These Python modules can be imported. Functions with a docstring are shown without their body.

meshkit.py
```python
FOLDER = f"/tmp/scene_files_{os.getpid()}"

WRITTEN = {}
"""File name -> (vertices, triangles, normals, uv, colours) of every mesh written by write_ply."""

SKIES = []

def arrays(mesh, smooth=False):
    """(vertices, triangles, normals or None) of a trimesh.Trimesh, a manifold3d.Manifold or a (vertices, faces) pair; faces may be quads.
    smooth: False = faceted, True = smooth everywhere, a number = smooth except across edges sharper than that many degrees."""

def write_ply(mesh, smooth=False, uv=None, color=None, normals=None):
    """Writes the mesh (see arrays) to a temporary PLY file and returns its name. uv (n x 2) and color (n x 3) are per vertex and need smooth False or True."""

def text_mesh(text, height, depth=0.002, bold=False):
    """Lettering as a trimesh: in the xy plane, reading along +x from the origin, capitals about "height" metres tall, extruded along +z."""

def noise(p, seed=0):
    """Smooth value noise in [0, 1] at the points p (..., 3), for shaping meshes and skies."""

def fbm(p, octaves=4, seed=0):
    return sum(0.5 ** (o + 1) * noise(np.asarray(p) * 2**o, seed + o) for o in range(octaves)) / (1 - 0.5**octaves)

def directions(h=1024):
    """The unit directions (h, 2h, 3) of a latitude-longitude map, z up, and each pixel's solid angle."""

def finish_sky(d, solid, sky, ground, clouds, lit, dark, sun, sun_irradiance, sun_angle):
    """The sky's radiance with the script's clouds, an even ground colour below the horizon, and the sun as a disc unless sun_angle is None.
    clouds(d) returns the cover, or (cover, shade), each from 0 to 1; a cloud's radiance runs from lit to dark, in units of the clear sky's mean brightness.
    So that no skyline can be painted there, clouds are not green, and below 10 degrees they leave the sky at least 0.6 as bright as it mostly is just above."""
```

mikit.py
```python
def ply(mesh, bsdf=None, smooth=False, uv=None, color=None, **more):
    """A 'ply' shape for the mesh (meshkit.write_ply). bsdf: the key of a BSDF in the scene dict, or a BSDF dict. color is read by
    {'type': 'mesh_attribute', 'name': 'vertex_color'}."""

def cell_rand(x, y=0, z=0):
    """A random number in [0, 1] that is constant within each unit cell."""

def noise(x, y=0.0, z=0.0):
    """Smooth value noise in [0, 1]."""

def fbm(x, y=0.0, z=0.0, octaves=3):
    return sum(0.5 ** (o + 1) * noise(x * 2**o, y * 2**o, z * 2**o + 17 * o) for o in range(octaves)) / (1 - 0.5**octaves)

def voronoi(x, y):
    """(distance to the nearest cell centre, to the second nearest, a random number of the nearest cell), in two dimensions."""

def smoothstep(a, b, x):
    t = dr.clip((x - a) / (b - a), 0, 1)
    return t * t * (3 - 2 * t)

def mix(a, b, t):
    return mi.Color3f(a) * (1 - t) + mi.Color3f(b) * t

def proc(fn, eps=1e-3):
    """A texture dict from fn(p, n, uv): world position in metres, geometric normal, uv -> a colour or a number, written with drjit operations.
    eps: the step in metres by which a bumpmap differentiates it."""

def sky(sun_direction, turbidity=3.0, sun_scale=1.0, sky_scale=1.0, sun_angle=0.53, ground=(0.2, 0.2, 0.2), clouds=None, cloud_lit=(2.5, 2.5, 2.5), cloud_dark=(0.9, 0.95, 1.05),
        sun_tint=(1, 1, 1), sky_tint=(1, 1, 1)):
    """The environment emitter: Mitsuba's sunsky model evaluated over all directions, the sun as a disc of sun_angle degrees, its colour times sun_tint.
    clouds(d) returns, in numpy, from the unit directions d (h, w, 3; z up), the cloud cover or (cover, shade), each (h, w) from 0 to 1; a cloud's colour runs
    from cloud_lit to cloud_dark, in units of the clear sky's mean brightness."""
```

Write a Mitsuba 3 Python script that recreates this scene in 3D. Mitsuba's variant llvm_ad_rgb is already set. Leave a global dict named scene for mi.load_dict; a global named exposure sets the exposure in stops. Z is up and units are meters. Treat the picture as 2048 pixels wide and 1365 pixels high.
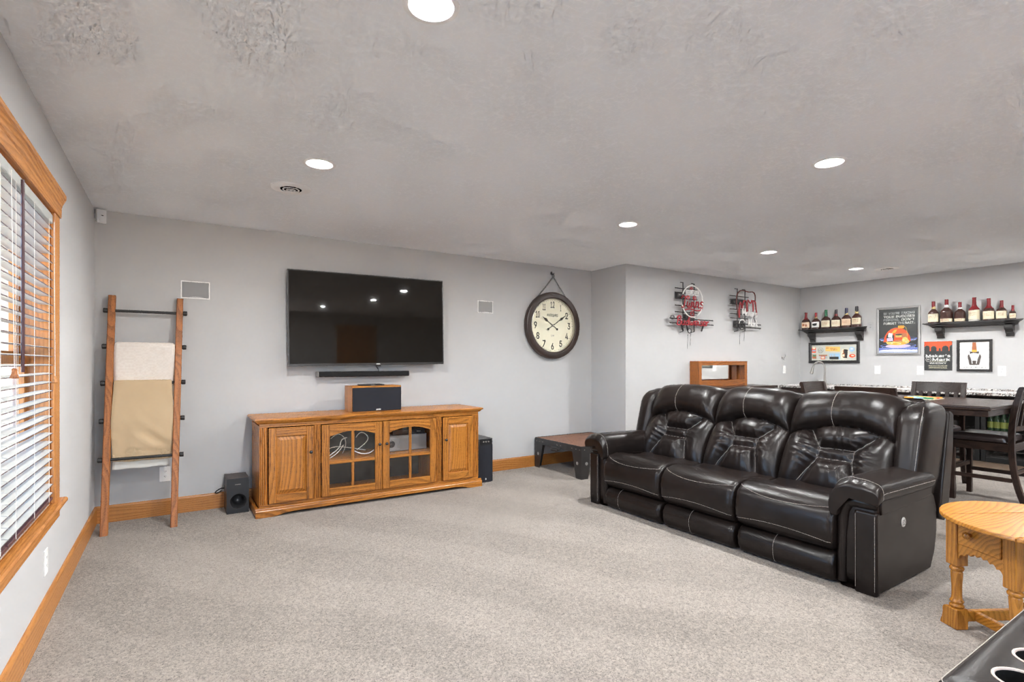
import math
import numpy as np
import trimesh
import drjit as dr
import mitsuba as mi
import mikit
import meshkit
from mikit import proc, noise, fbm, smoothstep, mix, voronoi
from shapely.geometry import Polygon, Point, box as sbox
from shapely import affinity

scene, labels = {}, {}
T4 = mi.ScalarTransform4f

# ---------------------------------------------------------------- camera, sky, exposure
FOCAL, HORIZON, YAW, EYE = 1043.76, 724.8, 0.5725, 1.2545
_s, _c = math.sin(YAW), math.cos(YAW)
scene['camera'] = {
    'type': 'perspective', 'fov_axis': 'x', 'fov': math.degrees(2 * math.atan(1024 / FOCAL)),
    'principal_point_offset_x': 0.0, 'principal_point_offset_y': -(HORIZON - 682.5) / 1365,
    'near_clip': 0.02, 'far_clip': 200.0,
    'to_world': T4().look_at(origin=[0, 0, EYE], target=[_s, _c, EYE], up=[0, 0, 1]),
}
SKY = 8.0
scene['sky'] = mikit.sky([0.60, -0.25, 0.76], turbidity=4.0, sun_scale=SKY, sky_scale=SKY, ground=(0.30, 0.30, 0.27), sky_tint=(0.88, 1.0, 1.06))
exposure = 2.58
LAMP = (244.0, 245.0, 244.0)
LAMP_SCALE = 1.08

# ---------------------------------------------------------------- materials
def tw(b):
    return {'type': 'twosided', 'bsdf': b}

def rgb(*c):
    return {'type': 'rgb', 'value': list(c)}

def plain(name, col, rough=0.5, spec=0.5, metal=0.0, **kw):
    scene[name] = tw({'type': 'principled', 'base_color': rgb(*col), 'roughness': rough, 'specular': spec, 'metallic': metal, **kw})

def wood_fn(axis, light, dark, freq=34.0, seed=0.0, pore=0.55, wave=2.6):
    a = 'xyz'.index(axis)
    b, c = [(1, 2), (0, 2), (0, 1)][a]
    def fn(p, n, uv):
        g, s, t = p[a], p[b], p[c]
        w = noise(g * 2.2 + seed, s * 9.0, t * 9.0)
        w2 = noise(g * 5.0 + seed, s * 24.0, t * 24.0 + 5)
        v = (s * 1.0 + t * 0.83) * freq + (w - 0.5) * wave * 2.2 + w2 * 0.7
        f = v - dr.floor(v)
        ring = smoothstep(0.25, 0.92, f) * (1 - smoothstep(0.93, 1.0, f))
        pr = noise(g * 26.0, s * 620.0, t * 620.0)
        pr = smoothstep(0.52, 0.85, pr)
        tone = noise(g * 0.9 + seed, s * 3.0 + 7, t * 3.0)
        k = dr.clip(ring * 0.55 + pr * pore + (tone - 0.5) * 0.5, 0, 1)
        return mix(light, dark, k)
    return fn

def wood(prefix, light, dark, rough=0.35, spec=0.5, coat=0.15, **kw):
    for ax in 'xyz':
        scene[prefix + '_' + ax] = tw({'type': 'principled', 'base_color': proc(wood_fn(ax, light, dark, **kw)), 'roughness': rough,
                                       'specular': spec, 'clearcoat': coat, 'clearcoat_gloss': 0.8})

wood('oak', (0.42, 0.158, 0.024), (0.115, 0.034, 0.005), rough=0.32)
wood('trim_oak', (0.43, 0.178, 0.042), (0.27, 0.092, 0.019), rough=0.38, freq=60, wave=1.6)
wood('pine', (0.36, 0.125, 0.032), (0.125, 0.036, 0.010), rough=0.5, coat=0.0, freq=26)
wood('amber', (0.41, 0.170, 0.026), (0.175, 0.058, 0.008), rough=0.26, coat=0.3, freq=46, pore=0.45, wave=1.7)
wood('mission', (0.31, 0.098, 0.016), (0.10, 0.028, 0.006), rough=0.35, freq=50)
wood('espresso', (0.032, 0.018, 0.013), (0.012, 0.007, 0.006), rough=0.30, coat=0.06, spec=0.38)
wood('plank', (0.17, 0.075, 0.040), (0.065, 0.027, 0.018), rough=0.5, coat=0.0, freq=60)

def wall_fn(p, n, uv):
    k = noise(p.x * 1.3, p.y * 1.3, p.z * 1.3)
    return mix((0.448, 0.444, 0.441), (0.462, 0.457, 0.453), k)

def wall_bump(p, n, uv):
    return noise(p.x * 260, p.y * 260, p.z * 260)

scene['wall_paint'] = tw({'type': 'bumpmap', 'scale': 0.00018, 'tex': proc(wall_bump, eps=8e-4),
                          'bsdf': {'type': 'principled', 'base_color': proc(wall_fn), 'roughness': 0.75, 'specular': 0.2}})

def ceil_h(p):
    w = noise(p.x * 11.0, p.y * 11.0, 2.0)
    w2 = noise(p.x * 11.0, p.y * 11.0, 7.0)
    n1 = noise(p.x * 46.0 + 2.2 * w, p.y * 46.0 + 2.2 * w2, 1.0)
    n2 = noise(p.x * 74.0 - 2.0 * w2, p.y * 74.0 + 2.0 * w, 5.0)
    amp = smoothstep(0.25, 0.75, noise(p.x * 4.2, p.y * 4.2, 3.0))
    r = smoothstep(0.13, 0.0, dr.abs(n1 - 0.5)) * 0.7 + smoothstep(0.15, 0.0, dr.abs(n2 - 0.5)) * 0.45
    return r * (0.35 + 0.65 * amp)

def ceil_bump(p, n, uv):
    return ceil_h(p)

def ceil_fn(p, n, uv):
    return mi.Color3f(0.895, 0.915, 0.925) * (0.905 + 0.095 * ceil_h(p))  # ridges painted lighter, standing in for light on the relief

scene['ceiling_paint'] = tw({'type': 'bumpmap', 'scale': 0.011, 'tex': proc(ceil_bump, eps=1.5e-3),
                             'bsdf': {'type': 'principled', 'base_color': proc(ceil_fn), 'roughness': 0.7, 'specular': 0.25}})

def carpet_h(p):
    return noise(p.x * 190, p.y * 190, p.z * 190) * 0.6 + noise(p.x * 95 + 9, p.y * 95, 1.0) * 0.4

def carpet_fn(p, n, uv):
    h = carpet_h(p)
    sp = noise(p.x * 330 + 4, p.y * 330, 2.0)
    # vacuum strokes: the pile lies this way and that
    ang = 0.62
    s = p.x * math.cos(ang) + p.y * math.sin(ang) + 0.35 * noise(p.x * 0.9, p.y * 0.9, 4.0)
    q = p.y * math.cos(ang) - p.x * math.sin(ang)
    lane = dr.sin(s * 8.2 + 1.8 * noise(q * 0.8, s * 0.6, 1.0))
    lie = smoothstep(-0.35, 0.35, lane) * 0.5 + noise(p.x * 4.0, p.y * 4.0, 8.0) * 0.5
    k = 0.50 + 0.62 * h + (lie - 0.5) * 0.16
    k = k * (1.0 - 0.55 * smoothstep(0.70, 0.88, sp))
    return mi.Color3f(0.292, 0.262, 0.235) * k

def carpet_bump(p, n, uv):
    return carpet_h(p)

scene['carpet'] = tw({'type': 'bumpmap', 'scale': 0.0035, 'tex': proc(carpet_bump, eps=1.2e-3),
                      'bsdf': {'type': 'principled', 'base_color': proc(carpet_fn), 'roughness': 1.0, 'specular': 0.05, 'sheen': 0.2}})

def leather_bump(p, n, uv):
    return noise(p.x * 320, p.y * 320, p.z * 320) * 0.55 + noise(p.x * 120, p.y * 120, p.z * 120) * 0.45

def leather_fn(p, n, uv):
    k = fbm(p.x * 6, p.y * 6, p.z * 6, 3)
    return mix((0.0060, 0.0042, 0.0037), (0.0105, 0.0070, 0.0060), smoothstep(0.3, 0.7, k))

scene['leather'] = tw({'type': 'bumpmap', 'scale': 0.0004, 'tex': proc(leather_bump, eps=8e-4),
                       'bsdf': {'type': 'principled', 'base_color': proc(leather_fn), 'roughness': 0.30, 'specular': 0.32}})
plain('thread', (0.30, 0.27, 0.245), 0.8, 0.2)
plain('black_plastic', (0.018, 0.018, 0.019), 0.35)
plain('black_matte', (0.012, 0.012, 0.012), 0.8, 0.2)
plain('soft_black', (0.020, 0.021, 0.026), 0.9, 0.15)
plain('black_steel', (0.020, 0.019, 0.019), 0.32, 0.6)
plain('iron_pipe', (0.018, 0.018, 0.018), 0.45)
plain('screen', (0.006, 0.005, 0.004), 0.03, 0.42)
plain('bezel', (0.03, 0.03, 0.03), 0.25)
plain('white_plastic', (0.78, 0.77, 0.75), 0.4)
plain('white_enamel', (0.80, 0.79, 0.77), 0.45)
plain('grille_white', (0.42, 0.42, 0.42), 0.8, 0.2)
plain('grille_grey', (0.27, 0.27, 0.27), 0.8, 0.2)
plain('dark_hole', (0.004, 0.004, 0.004), 0.9, 0.1)
plain('chrome', (0.75, 0.74, 0.72), 0.18, metal=1.0)
plain('nickel', (0.42, 0.40, 0.37), 0.28, metal=1.0)
plain('cup_rim', (0.40, 0.325, 0.28), 0.4)
plain('silver_badge', (0.70, 0.70, 0.70), 0.35, metal=0.6)
plain('print_white', (0.80, 0.79, 0.76), 0.6)
plain('print_grey', (0.42, 0.43, 0.43), 0.6)
plain('print_black', (0.025, 0.027, 0.027), 0.5)
plain('print_charcoal', (0.075, 0.062, 0.055), 0.6)
plain('print_red', (0.75, 0.075, 0.022), 0.5)
plain('print_cream', (0.74, 0.68, 0.50), 0.6)
plain('print_orange', (0.85, 0.36, 0.05), 0.5)
plain('print_amber', (0.80, 0.50, 0.14), 0.5)
plain('print_blue', (0.12, 0.16, 0.42), 0.5)
plain('print_pale_blue', (0.45, 0.52, 0.72), 0.5)
plain('print_sky', (0.33, 0.50, 0.66), 0.5)
plain('print_lilac', (0.62, 0.52, 0.66), 0.5)
plain('print_rust', (0.36, 0.12, 0.05), 0.5)
plain('print_green', (0.05, 0.22, 0.12), 0.5)
plain('clock_face', (0.76, 0.72, 0.55), 0.6)
plain('clock_ink', (0.02, 0.017, 0.013), 0.6)

def clock_wood(p, n, uv):
    k = noise(p.x * 60, p.y * 60, p.z * 8) * 0.6 + noise(p.x * 14, p.y * 14, p.z * 14) * 0.4
    return mix((0.012, 0.008, 0.006), (0.036, 0.017, 0.011), k)
scene['clock_wood'] = tw({'type': 'principled', 'base_color': proc(clock_wood), 'roughness': 0.4, 'specular': 0.5})

def granite(p, n, uv):
    d1, d2, w = voronoi(p.x * 105 + p.z * 71, p.y * 105 + p.z * 43)
    k = noise(p.x * 60, p.y * 60, p.z * 60)
    c = mix((0.62, 0.60, 0.57), (0.36, 0.34, 0.33), smoothstep(0.35, 0.7, k))
    return dr.select(w > 0.80, mi.Color3f(0.03, 0.03, 0.03), dr.select(w < 0.12, mi.Color3f(0.20, 0.15, 0.13), c))
scene['granite'] = tw({'type': 'principled', 'base_color': proc(granite), 'roughness': 0.12, 'specular': 0.5})

def fleece(p, n, uv):
    k = noise(p.x * 90, p.y * 90, p.z * 90)
    return mix((0.70, 0.62, 0.545), (0.78, 0.71, 0.64), k)
def fleece_bump(p, n, uv):
    return noise(p.x * 160, p.y * 160, p.z * 160)
scene['fleece'] = tw({'type': 'bumpmap', 'scale': 0.002, 'tex': proc(fleece_bump, eps=1.2e-3),
                      'bsdf': {'type': 'principled', 'base_color': proc(fleece), 'roughness': 1.0, 'specular': 0.05, 'sheen': 0.4}})
def linen(p, n, uv):
    k = noise(p.x * 5, p.y * 5, p.z * 5)
    return mix((0.47, 0.345, 0.21), (0.52, 0.39, 0.25), k)
scene['tan_cloth'] = tw({'type': 'principled', 'base_color': proc(linen), 'roughness': 0.85, 'specular': 0.1, 'sheen': 0.2})
plain('grey_cloth', (0.58, 0.57, 0.53), 0.9, 0.1)

plain('slat_white', (0.42, 0.43, 0.41), 0.4)
plain('slat_edge', (0.10, 0.075, 0.08), 0.5)
plain('cord_white', (0.74, 0.70, 0.64), 0.7)
plain('wand_wood', (0.060, 0.024, 0.030), 0.3)
plain('siding', (0.36, 0.40, 0.385), 0.7)
plain('grass', (0.10, 0.16, 0.05), 1.0, 0.1)
plain('concrete', (0.58, 0.56, 0.53), 0.9, 0.1)
scene['pane_glass'] = {'type': 'thindielectric', 'int_ior': 1.5}
scene['cover_glass'] = {'type': 'thindielectric', 'int_ior': 1.5}
plain('mirror', (0.86, 0.86, 0.84), 0.02, metal=1.0)
plain('whiskey', (0.030, 0.0075, 0.004), 0.06, 0.6, clearcoat=0.6)
plain('clear_glass', (0.55, 0.52, 0.46), 0.08, 0.6, clearcoat=0.5)
plain('wax_red', (0.15, 0.010, 0.013), 0.22)
plain('wax_bright', (0.30, 0.018, 0.022), 0.25)
plain('wax_green', (0.018, 0.12, 0.055), 0.25)
plain('wax_black', (0.015, 0.015, 0.018), 0.25)
plain('wax_navy', (0.020, 0.022, 0.055), 0.25)
plain('wax_gold', (0.50, 0.40, 0.16), 0.35)
plain('label_cream', (0.74, 0.68, 0.50), 0.7)
plain('label_white', (0.80, 0.80, 0.79), 0.7)
plain('label_peach', (0.74, 0.58, 0.42), 0.7)
plain('beer_glass', (0.012, 0.035, 0.014), 0.08, 0.6, clearcoat=0.5)
plain('label_green', (0.15, 0.17, 0.035), 0.5)
plain('neon_white', (0.82, 0.81, 0.78), 0.3)
plain('neon_red', (0.26, 0.020, 0.026), 0.25)
plain('neon_dark', (0.085, 0.018, 0.014), 0.3)
plain('tin', (0.36, 0.36, 0.36), 0.38, metal=0.7)
plain('frame_black', (0.016, 0.016, 0.016), 0.35)
plain('mat_grey', (0.52, 0.52, 0.46), 0.8)
plain('seat_vinyl', (0.030, 0.021, 0.020), 0.25, 0.6)
plain('beige_board', (0.42, 0.30, 0.21), 0.6)
plain('device_grey', (0.20, 0.19, 0.18), 0.4)
scene['lamp_glow'] = {'type': 'diffuse', 'reflectance': rgb(0.8, 0.8, 0.8)}

# ---------------------------------------------------------------- helpers
def uniq(name):
    key, k = name, 0
    while key in scene or key in labels or any(x.startswith(key + '__') for x in scene):
        k += 1
        key = f'{name}_{k:03d}'
    return key

def tag(key, label=None, cat=None, group=None, kind=None):
    d = labels.setdefault(key, {})
    for k, v in (('label', label), ('category', cat), ('group', group), ('kind', kind)):
        if v:
            d[k] = v
    return key

def add(name, mesh, mat, smooth=False, **kw):
    """one entry of the scene; name may hold '__'"""
    head, _, last = name.rpartition('__')
    base = (head + '__' if head else '') + last
    key, k = base, 0
    while key in scene:
        k += 1
        key = f'{base}_{k:03d}'
    scene[key] = mikit.ply(mesh, mat, smooth=smooth)
    if kw:
        tag(key, **kw)
    return key

def thing(name, label, cat, group=None):
    key = uniq(name)
    tag(key, label, cat, group)
    return key

def group(name):
    """the key of a part that has only sub-parts"""
    key, k = name, 0
    while any(x == key or x.startswith(key + '__') for x in scene):
        k += 1
        key = f'{name}_{k:03d}'
    return key

def struct(name, mesh, mat, smooth=False):
    k = add(name, mesh, mat, smooth)
    tag(k, kind='structure')
    return k

def cat(*ms):
    out = []
    for m in ms:
        out.extend(m if isinstance(m, (list, tuple)) else [m])
    return trimesh.util.concatenate(out)

def box(x0, x1, y0, y1, z0, z1, b=0.0):
    if b <= 0:
        m = trimesh.creation.box(extents=[x1 - x0, y1 - y0, z1 - z0])
        m.apply_translation([(x0 + x1) / 2, (y0 + y1) / 2, (z0 + z1) / 2])
        return m
    b = min(b, 0.49 * min(x1 - x0, y1 - y0, z1 - z0))
    P = []
    for ax in range(3):
        d = [b, b, b]
        d[ax] = 0
        for x in (x0 + d[0], x1 - d[0]):
            for y in (y0 + d[1], y1 - d[1]):
                for z in (z0 + d[2], z1 - d[2]):
                    P.append((x, y, z))
    return trimesh.convex.convex_hull(np.array(P))

def obox(size, centre, rot=None, b=0.0):
    m = box(-size[0] / 2, size[0] / 2, -size[1] / 2, size[1] / 2, -size[2] / 2, size[2] / 2, b)
    if rot is not None:
        m.apply_transform(rot)
    m.apply_translation(centre)
    return m

def rot(axis, deg, point=None):
    return trimesh.transformations.rotation_matrix(math.radians(deg), {'x': [1, 0, 0], 'y': [0, 1, 0], 'z': [0, 0, 1]}.get(axis, axis), point)

def moved(m, M=None, t=None):
    m = m.copy()
    if M is not None:
        m.apply_transform(M)
    if t is not None:
        m.apply_translation(t)
    return m

def hull(*pts):
    return trimesh.convex.convex_hull(np.vstack([np.atleast_2d(p) for p in pts]))

def beam(a, b, w, h, up=(0, 0, 1), bev=0.0):
    """a bar of section w x h from a to b; h is measured along 'up'"""
    a, b = np.array(a, float), np.array(b, float)
    d = b - a
    L = np.linalg.norm(d)
    d /= L
    u = np.array(up, float)
    u -= d * (u @ d)
    u /= np.linalg.norm(u)
    r = np.cross(d, u)
    m = box(0, L, -w / 2, w / 2, -h / 2, h / 2, bev)
    M = np.eye(4)
    M[:3, 0], M[:3, 1], M[:3, 2], M[:3, 3] = d, r * -1, u, a
    if np.linalg.det(M[:3, :3]) < 0:
        M[:3, 1] *= -1
    m.apply_transform(M)
    return m

def grid(P, wrap_u=False, wrap_v=False):
    P = np.asarray(P, float)
    nu, nv = P.shape[:2]
    idx = np.arange(nu * nv).reshape(nu, nv)
    iu = np.arange(nu if wrap_u else nu - 1)
    iv = np.arange(nv if wrap_v else nv - 1)
    a = idx[iu][:, iv]
    b = idx[(iu + 1) % nu][:, iv]
    c = idx[(iu + 1) % nu][:, (iv + 1) % nv]
    d = idx[iu][:, (iv + 1) % nv]
    q = np.stack([a, b, c, d], -1).reshape(-1, 4)
    f = np.vstack([q[:, [0, 1, 2]], q[:, [0, 2, 3]]])
    return trimesh.Trimesh(P.reshape(-1, 3), f, process=False)

def loft(rings, cap=True):
    """rings: list of (n, 3) closed outlines"""
    R = np.asarray(rings, float)
    m = grid(R, wrap_v=True)
    if cap:
        n = R.shape[1]
        v = np.vstack([m.vertices, R[0].mean(0), R[-1].mean(0)])
        k = len(m.vertices)
        i = np.arange(n)
        j = (i + 1) % n
        o = (len(R) - 1) * n
        f = np.vstack([m.faces, np.stack([np.full(n, k), i, j], 1), np.stack([np.full(n, k + 1), o + j, o + i], 1)])
        m = trimesh.Trimesh(v, f, process=False)
    if m.volume < 0:
        m.invert()
    return m

def tube(path, r, n=8, closed=False):
    P = np.asarray(path, float)
    m = len(P)
    if closed:
        Tn = np.roll(P, -1, 0) - np.roll(P, 1, 0)
    else:
        Tn = np.gradient(P, axis=0)
    Tn /= np.linalg.norm(Tn, axis=1, keepdims=True) + 1e-12
    ref = np.array([0, 0, 1.0]) if abs(Tn[0][2]) < 0.9 else np.array([1.0, 0, 0])
    u = np.cross(Tn[0], ref)
    u /= np.linalg.norm(u)
    rr = np.broadcast_to(np.asarray(r, float), (m,))
    an = np.linspace(0, 2 * np.pi, n, endpoint=False)
    rings = []
    for k in range(m):
        u = u - Tn[k] * (u @ Tn[k])
        u /= np.linalg.norm(u) + 1e-12
        w = np.cross(Tn[k], u)
        rings.append(P[k] + rr[k] * (np.cos(an)[:, None] * u + np.sin(an)[:, None] * w))
    if closed:
        return grid(np.array(rings), wrap_u=True, wrap_v=True)
    return loft(rings)

def smooth_path(pts, n=40, closed=False):
    from scipy.interpolate import CubicSpline
    P = np.asarray(pts, float)
    if closed:
        P = np.vstack([P, P[:1]])
    t = np.r_[0, np.cumsum(np.linalg.norm(np.diff(P, axis=0), axis=1))]
    cs = CubicSpline(t, P, bc_type='periodic' if closed else 'natural')
    return cs(np.linspace(0, t[-1], n, endpoint=not closed))

def lathe(prof, n=32, centre=(0, 0, 0), square=0.0):
    """prof: (r, z) pairs from bottom to top"""
    P = np.asarray(prof, float)
    a = np.linspace(0, 2 * np.pi, n, endpoint=False)
    R = []
    for r, z in P:
        R.append(np.stack([r * np.cos(a), r * np.sin(a), np.full(n, z)], 1))
    m = loft(R)
    m.apply_translation(centre)
    return m

def cyl(a, b, r, n=20):
    return tube([a, b], r, n)

def prism(poly, depth):
    """shapely polygon(s) extruded along +z from 0"""
    gs = getattr(poly, 'geoms', [poly])
    return cat([trimesh.creation.extrude_polygon(g, depth, engine='earcut') for g in gs if g.area > 0])

def frame_of(right, up, origin):
    r, u = np.array(right, float), np.array(up, float)
    M = np.eye(4)
    M[:3, 0], M[:3, 1], M[:3, 2], M[:3, 3] = r, u, np.cross(r, u), origin
    return M

def plate(poly, depth, M, off=0.0):
    m = prism(poly, depth)
    m.apply_translation([0, 0, off])
    m.apply_transform(M)
    return m

def text(s, h, M, cx, cy, width=None, depth=0.0006, off=0.0, bold=False):
    """lettering centred at (cx, cy) of the frame M"""
    m = meshkit.text_mesh(s, h, depth, bold)
    lo, hi = m.bounds
    sc = 1.0 if width is None else width / (hi[0] - lo[0])
    m.apply_translation([-(lo[0] + hi[0]) / 2, -(lo[1] + hi[1]) / 2, off])
    m.apply_transform(np.diag([sc, 1, 1, 1]))
    m.apply_translation([cx, cy, 0])
    m.apply_transform(M)
    return m

def ell(cx, cy, rx, ry, n=48):
    return affinity.translate(affinity.scale(Point(0, 0).buffer(1, quad_segs=n // 4), rx, ry), cx, cy)

# ---------------------------------------------------------------- the room
XL, YB, YJ, XJ, XR, YR, H = -0.528, 5.152, 4.536, 4.55, 8.423, -3.6, 2.44
TH = 0.14
struct('floor', box(XL - TH, XR + TH, YR - TH, YB + TH, -0.12, 0), 'carpet')
# ceiling with round holes for the lamps and vents
LAMPS = [(0.722, 3.245), (3.265, 1.585), (3.272, 3.235), (5.378, 3.231), (7.264, 3.205), (0.715, 1.605),
         (0.72, -0.05), (3.27, -0.06), (7.26, 1.42), (7.26, -0.4), (0.72, -1.75), (2.75, -2.0)]
VENTS = [(0.659, 3.796), (7.549, 2.973)]
cp = sbox(XL - TH, YR - TH, XR + TH, YB + TH)
for x, y in LAMPS:
    cp = cp.difference(Point(x, y).buffer(0.078, quad_segs=10))
for x, y in VENTS:
    cp = cp.difference(Point(x, y).buffer(0.085, quad_segs=10))
m = prism(cp, 0.10)
m.apply_translation([0, 0, H])
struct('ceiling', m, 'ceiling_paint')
struct('ceiling_deck', box(XL - TH, XR + TH, YR - TH, YB + TH, H + 0.12, H + 0.22), 'black_matte')  # unseen black slab, added to stop light leaking through the lamp holes

WIN = [(2.61, 3.45), (1.75, 2.59), (-2.6, -1.75), (-1.73, -0.9)]     # the twin window in view and another twin added behind the camera as light source
WZ0, WZ1 = 0.545, 2.007
wl = sbox(YR - TH, 0, YB + TH, H)
wl = wl.difference(sbox(1.75, WZ0, 3.45, WZ1)).difference(sbox(-2.6, WZ0, -0.9, WZ1))
MW = np.array([[0, 0, 1, XL - TH], [1, 0, 0, 0], [0, 1, 0, 0], [0, 0, 0, 1.0]])      # (y, z) -> wall plane, depth +x
m = prism(wl, TH)
m.apply_transform(MW)
struct('wall_left', m, 'wall_paint')
struct('wall_back', box(XL, XJ + TH, YB, YB + TH, 0, H), 'wall_paint')
struct('wall_return', box(XJ, XJ + TH, YJ + TH, YB, 0, H), 'wall_paint')
struct('wall_bar', box(XJ, XR + TH, YJ, YJ + TH, 0, H), 'wall_paint')
struct('wall_right', box(XR, XR + TH, YR, YJ, 0, H), 'wall_paint')
DX0, DX1 = 3.55, 4.40
PX_0, PX_1 = -0.30, 1.95          # glazed door added behind the camera for fill daylight
struct('wall_rear', cat(box(XL, PX_0, YR - TH, YR, 0, H), box(PX_1, DX0, YR - TH, YR, 0, H), box(PX_0, PX_1, YR - TH, YR, 2.12, H), box(DX1, XR, YR - TH, YR, 0, H), box(DX0, DX1, YR - TH, YR, 2.05, H)), 'wall_paint')
# rear door, seen only as a reflection in the screen
struct('door_1', cat(box(DX0, DX1, YR - 0.05, YR - 0.01, 0.005, 2.05, 0.003),
                     [box(DX0 + x0, DX0 + x1, YR - 0.015, YR + 0.004, z0, z1, 0.008) for x0, x1 in ((0.12, 0.39), (0.46, 0.73)) for z0, z1 in ((0.25, 0.9), (1.05, 1.9))]), 'trim_oak_z')
add('door_1__knob', lathe([(0, 0), (0.012, 0), (0.012, 0.03), (0.028, 0.045), (0.028, 0.06), (0, 0.07)], 16), 'nickel', True)
scene['door_1__knob']['to_world'] = T4().translate([DX0 + 0.06, YR - 0.01, 0.98]).rotate([1, 0, 0], -90)
struct('trim_1', cat(box(DX0 - 0.09, DX0, YR, YR + 0.02, 0, 2.05, 0.004), box(DX1, DX1 + 0.09, YR, YR + 0.02, 0, 2.05, 0.004),
                     box(DX0 - 0.11, DX1 + 0.11, YR, YR + 0.025, 2.05, 2.16, 0.005)), 'trim_oak_z')

# unseen glazed door, added behind the camera to let in more daylight
def fill_patio():
    y = YR - 0.06
    fr = []
    n = 2
    w = (PX_1 - PX_0) / n
    for k in range(n):
        a, b = PX_0 + k * w, PX_0 + (k + 1) * w
        yk = y - 0.045 * k
        d = add('door_2__sash', cat(box(a, a + 0.07, yk - 0.02, yk + 0.02, 0.02, 2.10, 0.003), box(b - 0.07, b, yk - 0.02, yk + 0.02, 0.02, 2.10, 0.003), box(a + 0.07, b - 0.07, yk - 0.02, yk + 0.02, 0.02, 0.14, 0.003), box(a + 0.07, b - 0.07, yk - 0.02, yk + 0.02, 2.02, 2.10, 0.003)), 'trim_oak_z')
        add(d + '__pane', trimesh.Trimesh([[a + .07, yk, .14], [b - .07, yk, .14], [b - .07, yk, 2.02], [a + .07, yk, 2.02]], [[0, 1, 2], [0, 2, 3]], process=False), 'pane_glass')
struct('door_2', cat(box(PX_0, PX_1, YR - TH, YR, 0.0, 0.02), box(PX_0, PX_1, YR - TH, YR, 2.10, 2.12)), 'trim_oak_x')
fill_patio()
struct('trim_2', cat(box(PX_0 - 0.09, PX_0, YR, YR + 0.02, 0, 2.12, 0.004), box(PX_1, PX_1 + 0.09, YR, YR + 0.02, 0, 2.12, 0.004), box(PX_0 - 0.11, PX_1 + 0.11, YR, YR + 0.025, 2.12, 2.22, 0.005)), 'trim_oak_z')

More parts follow.
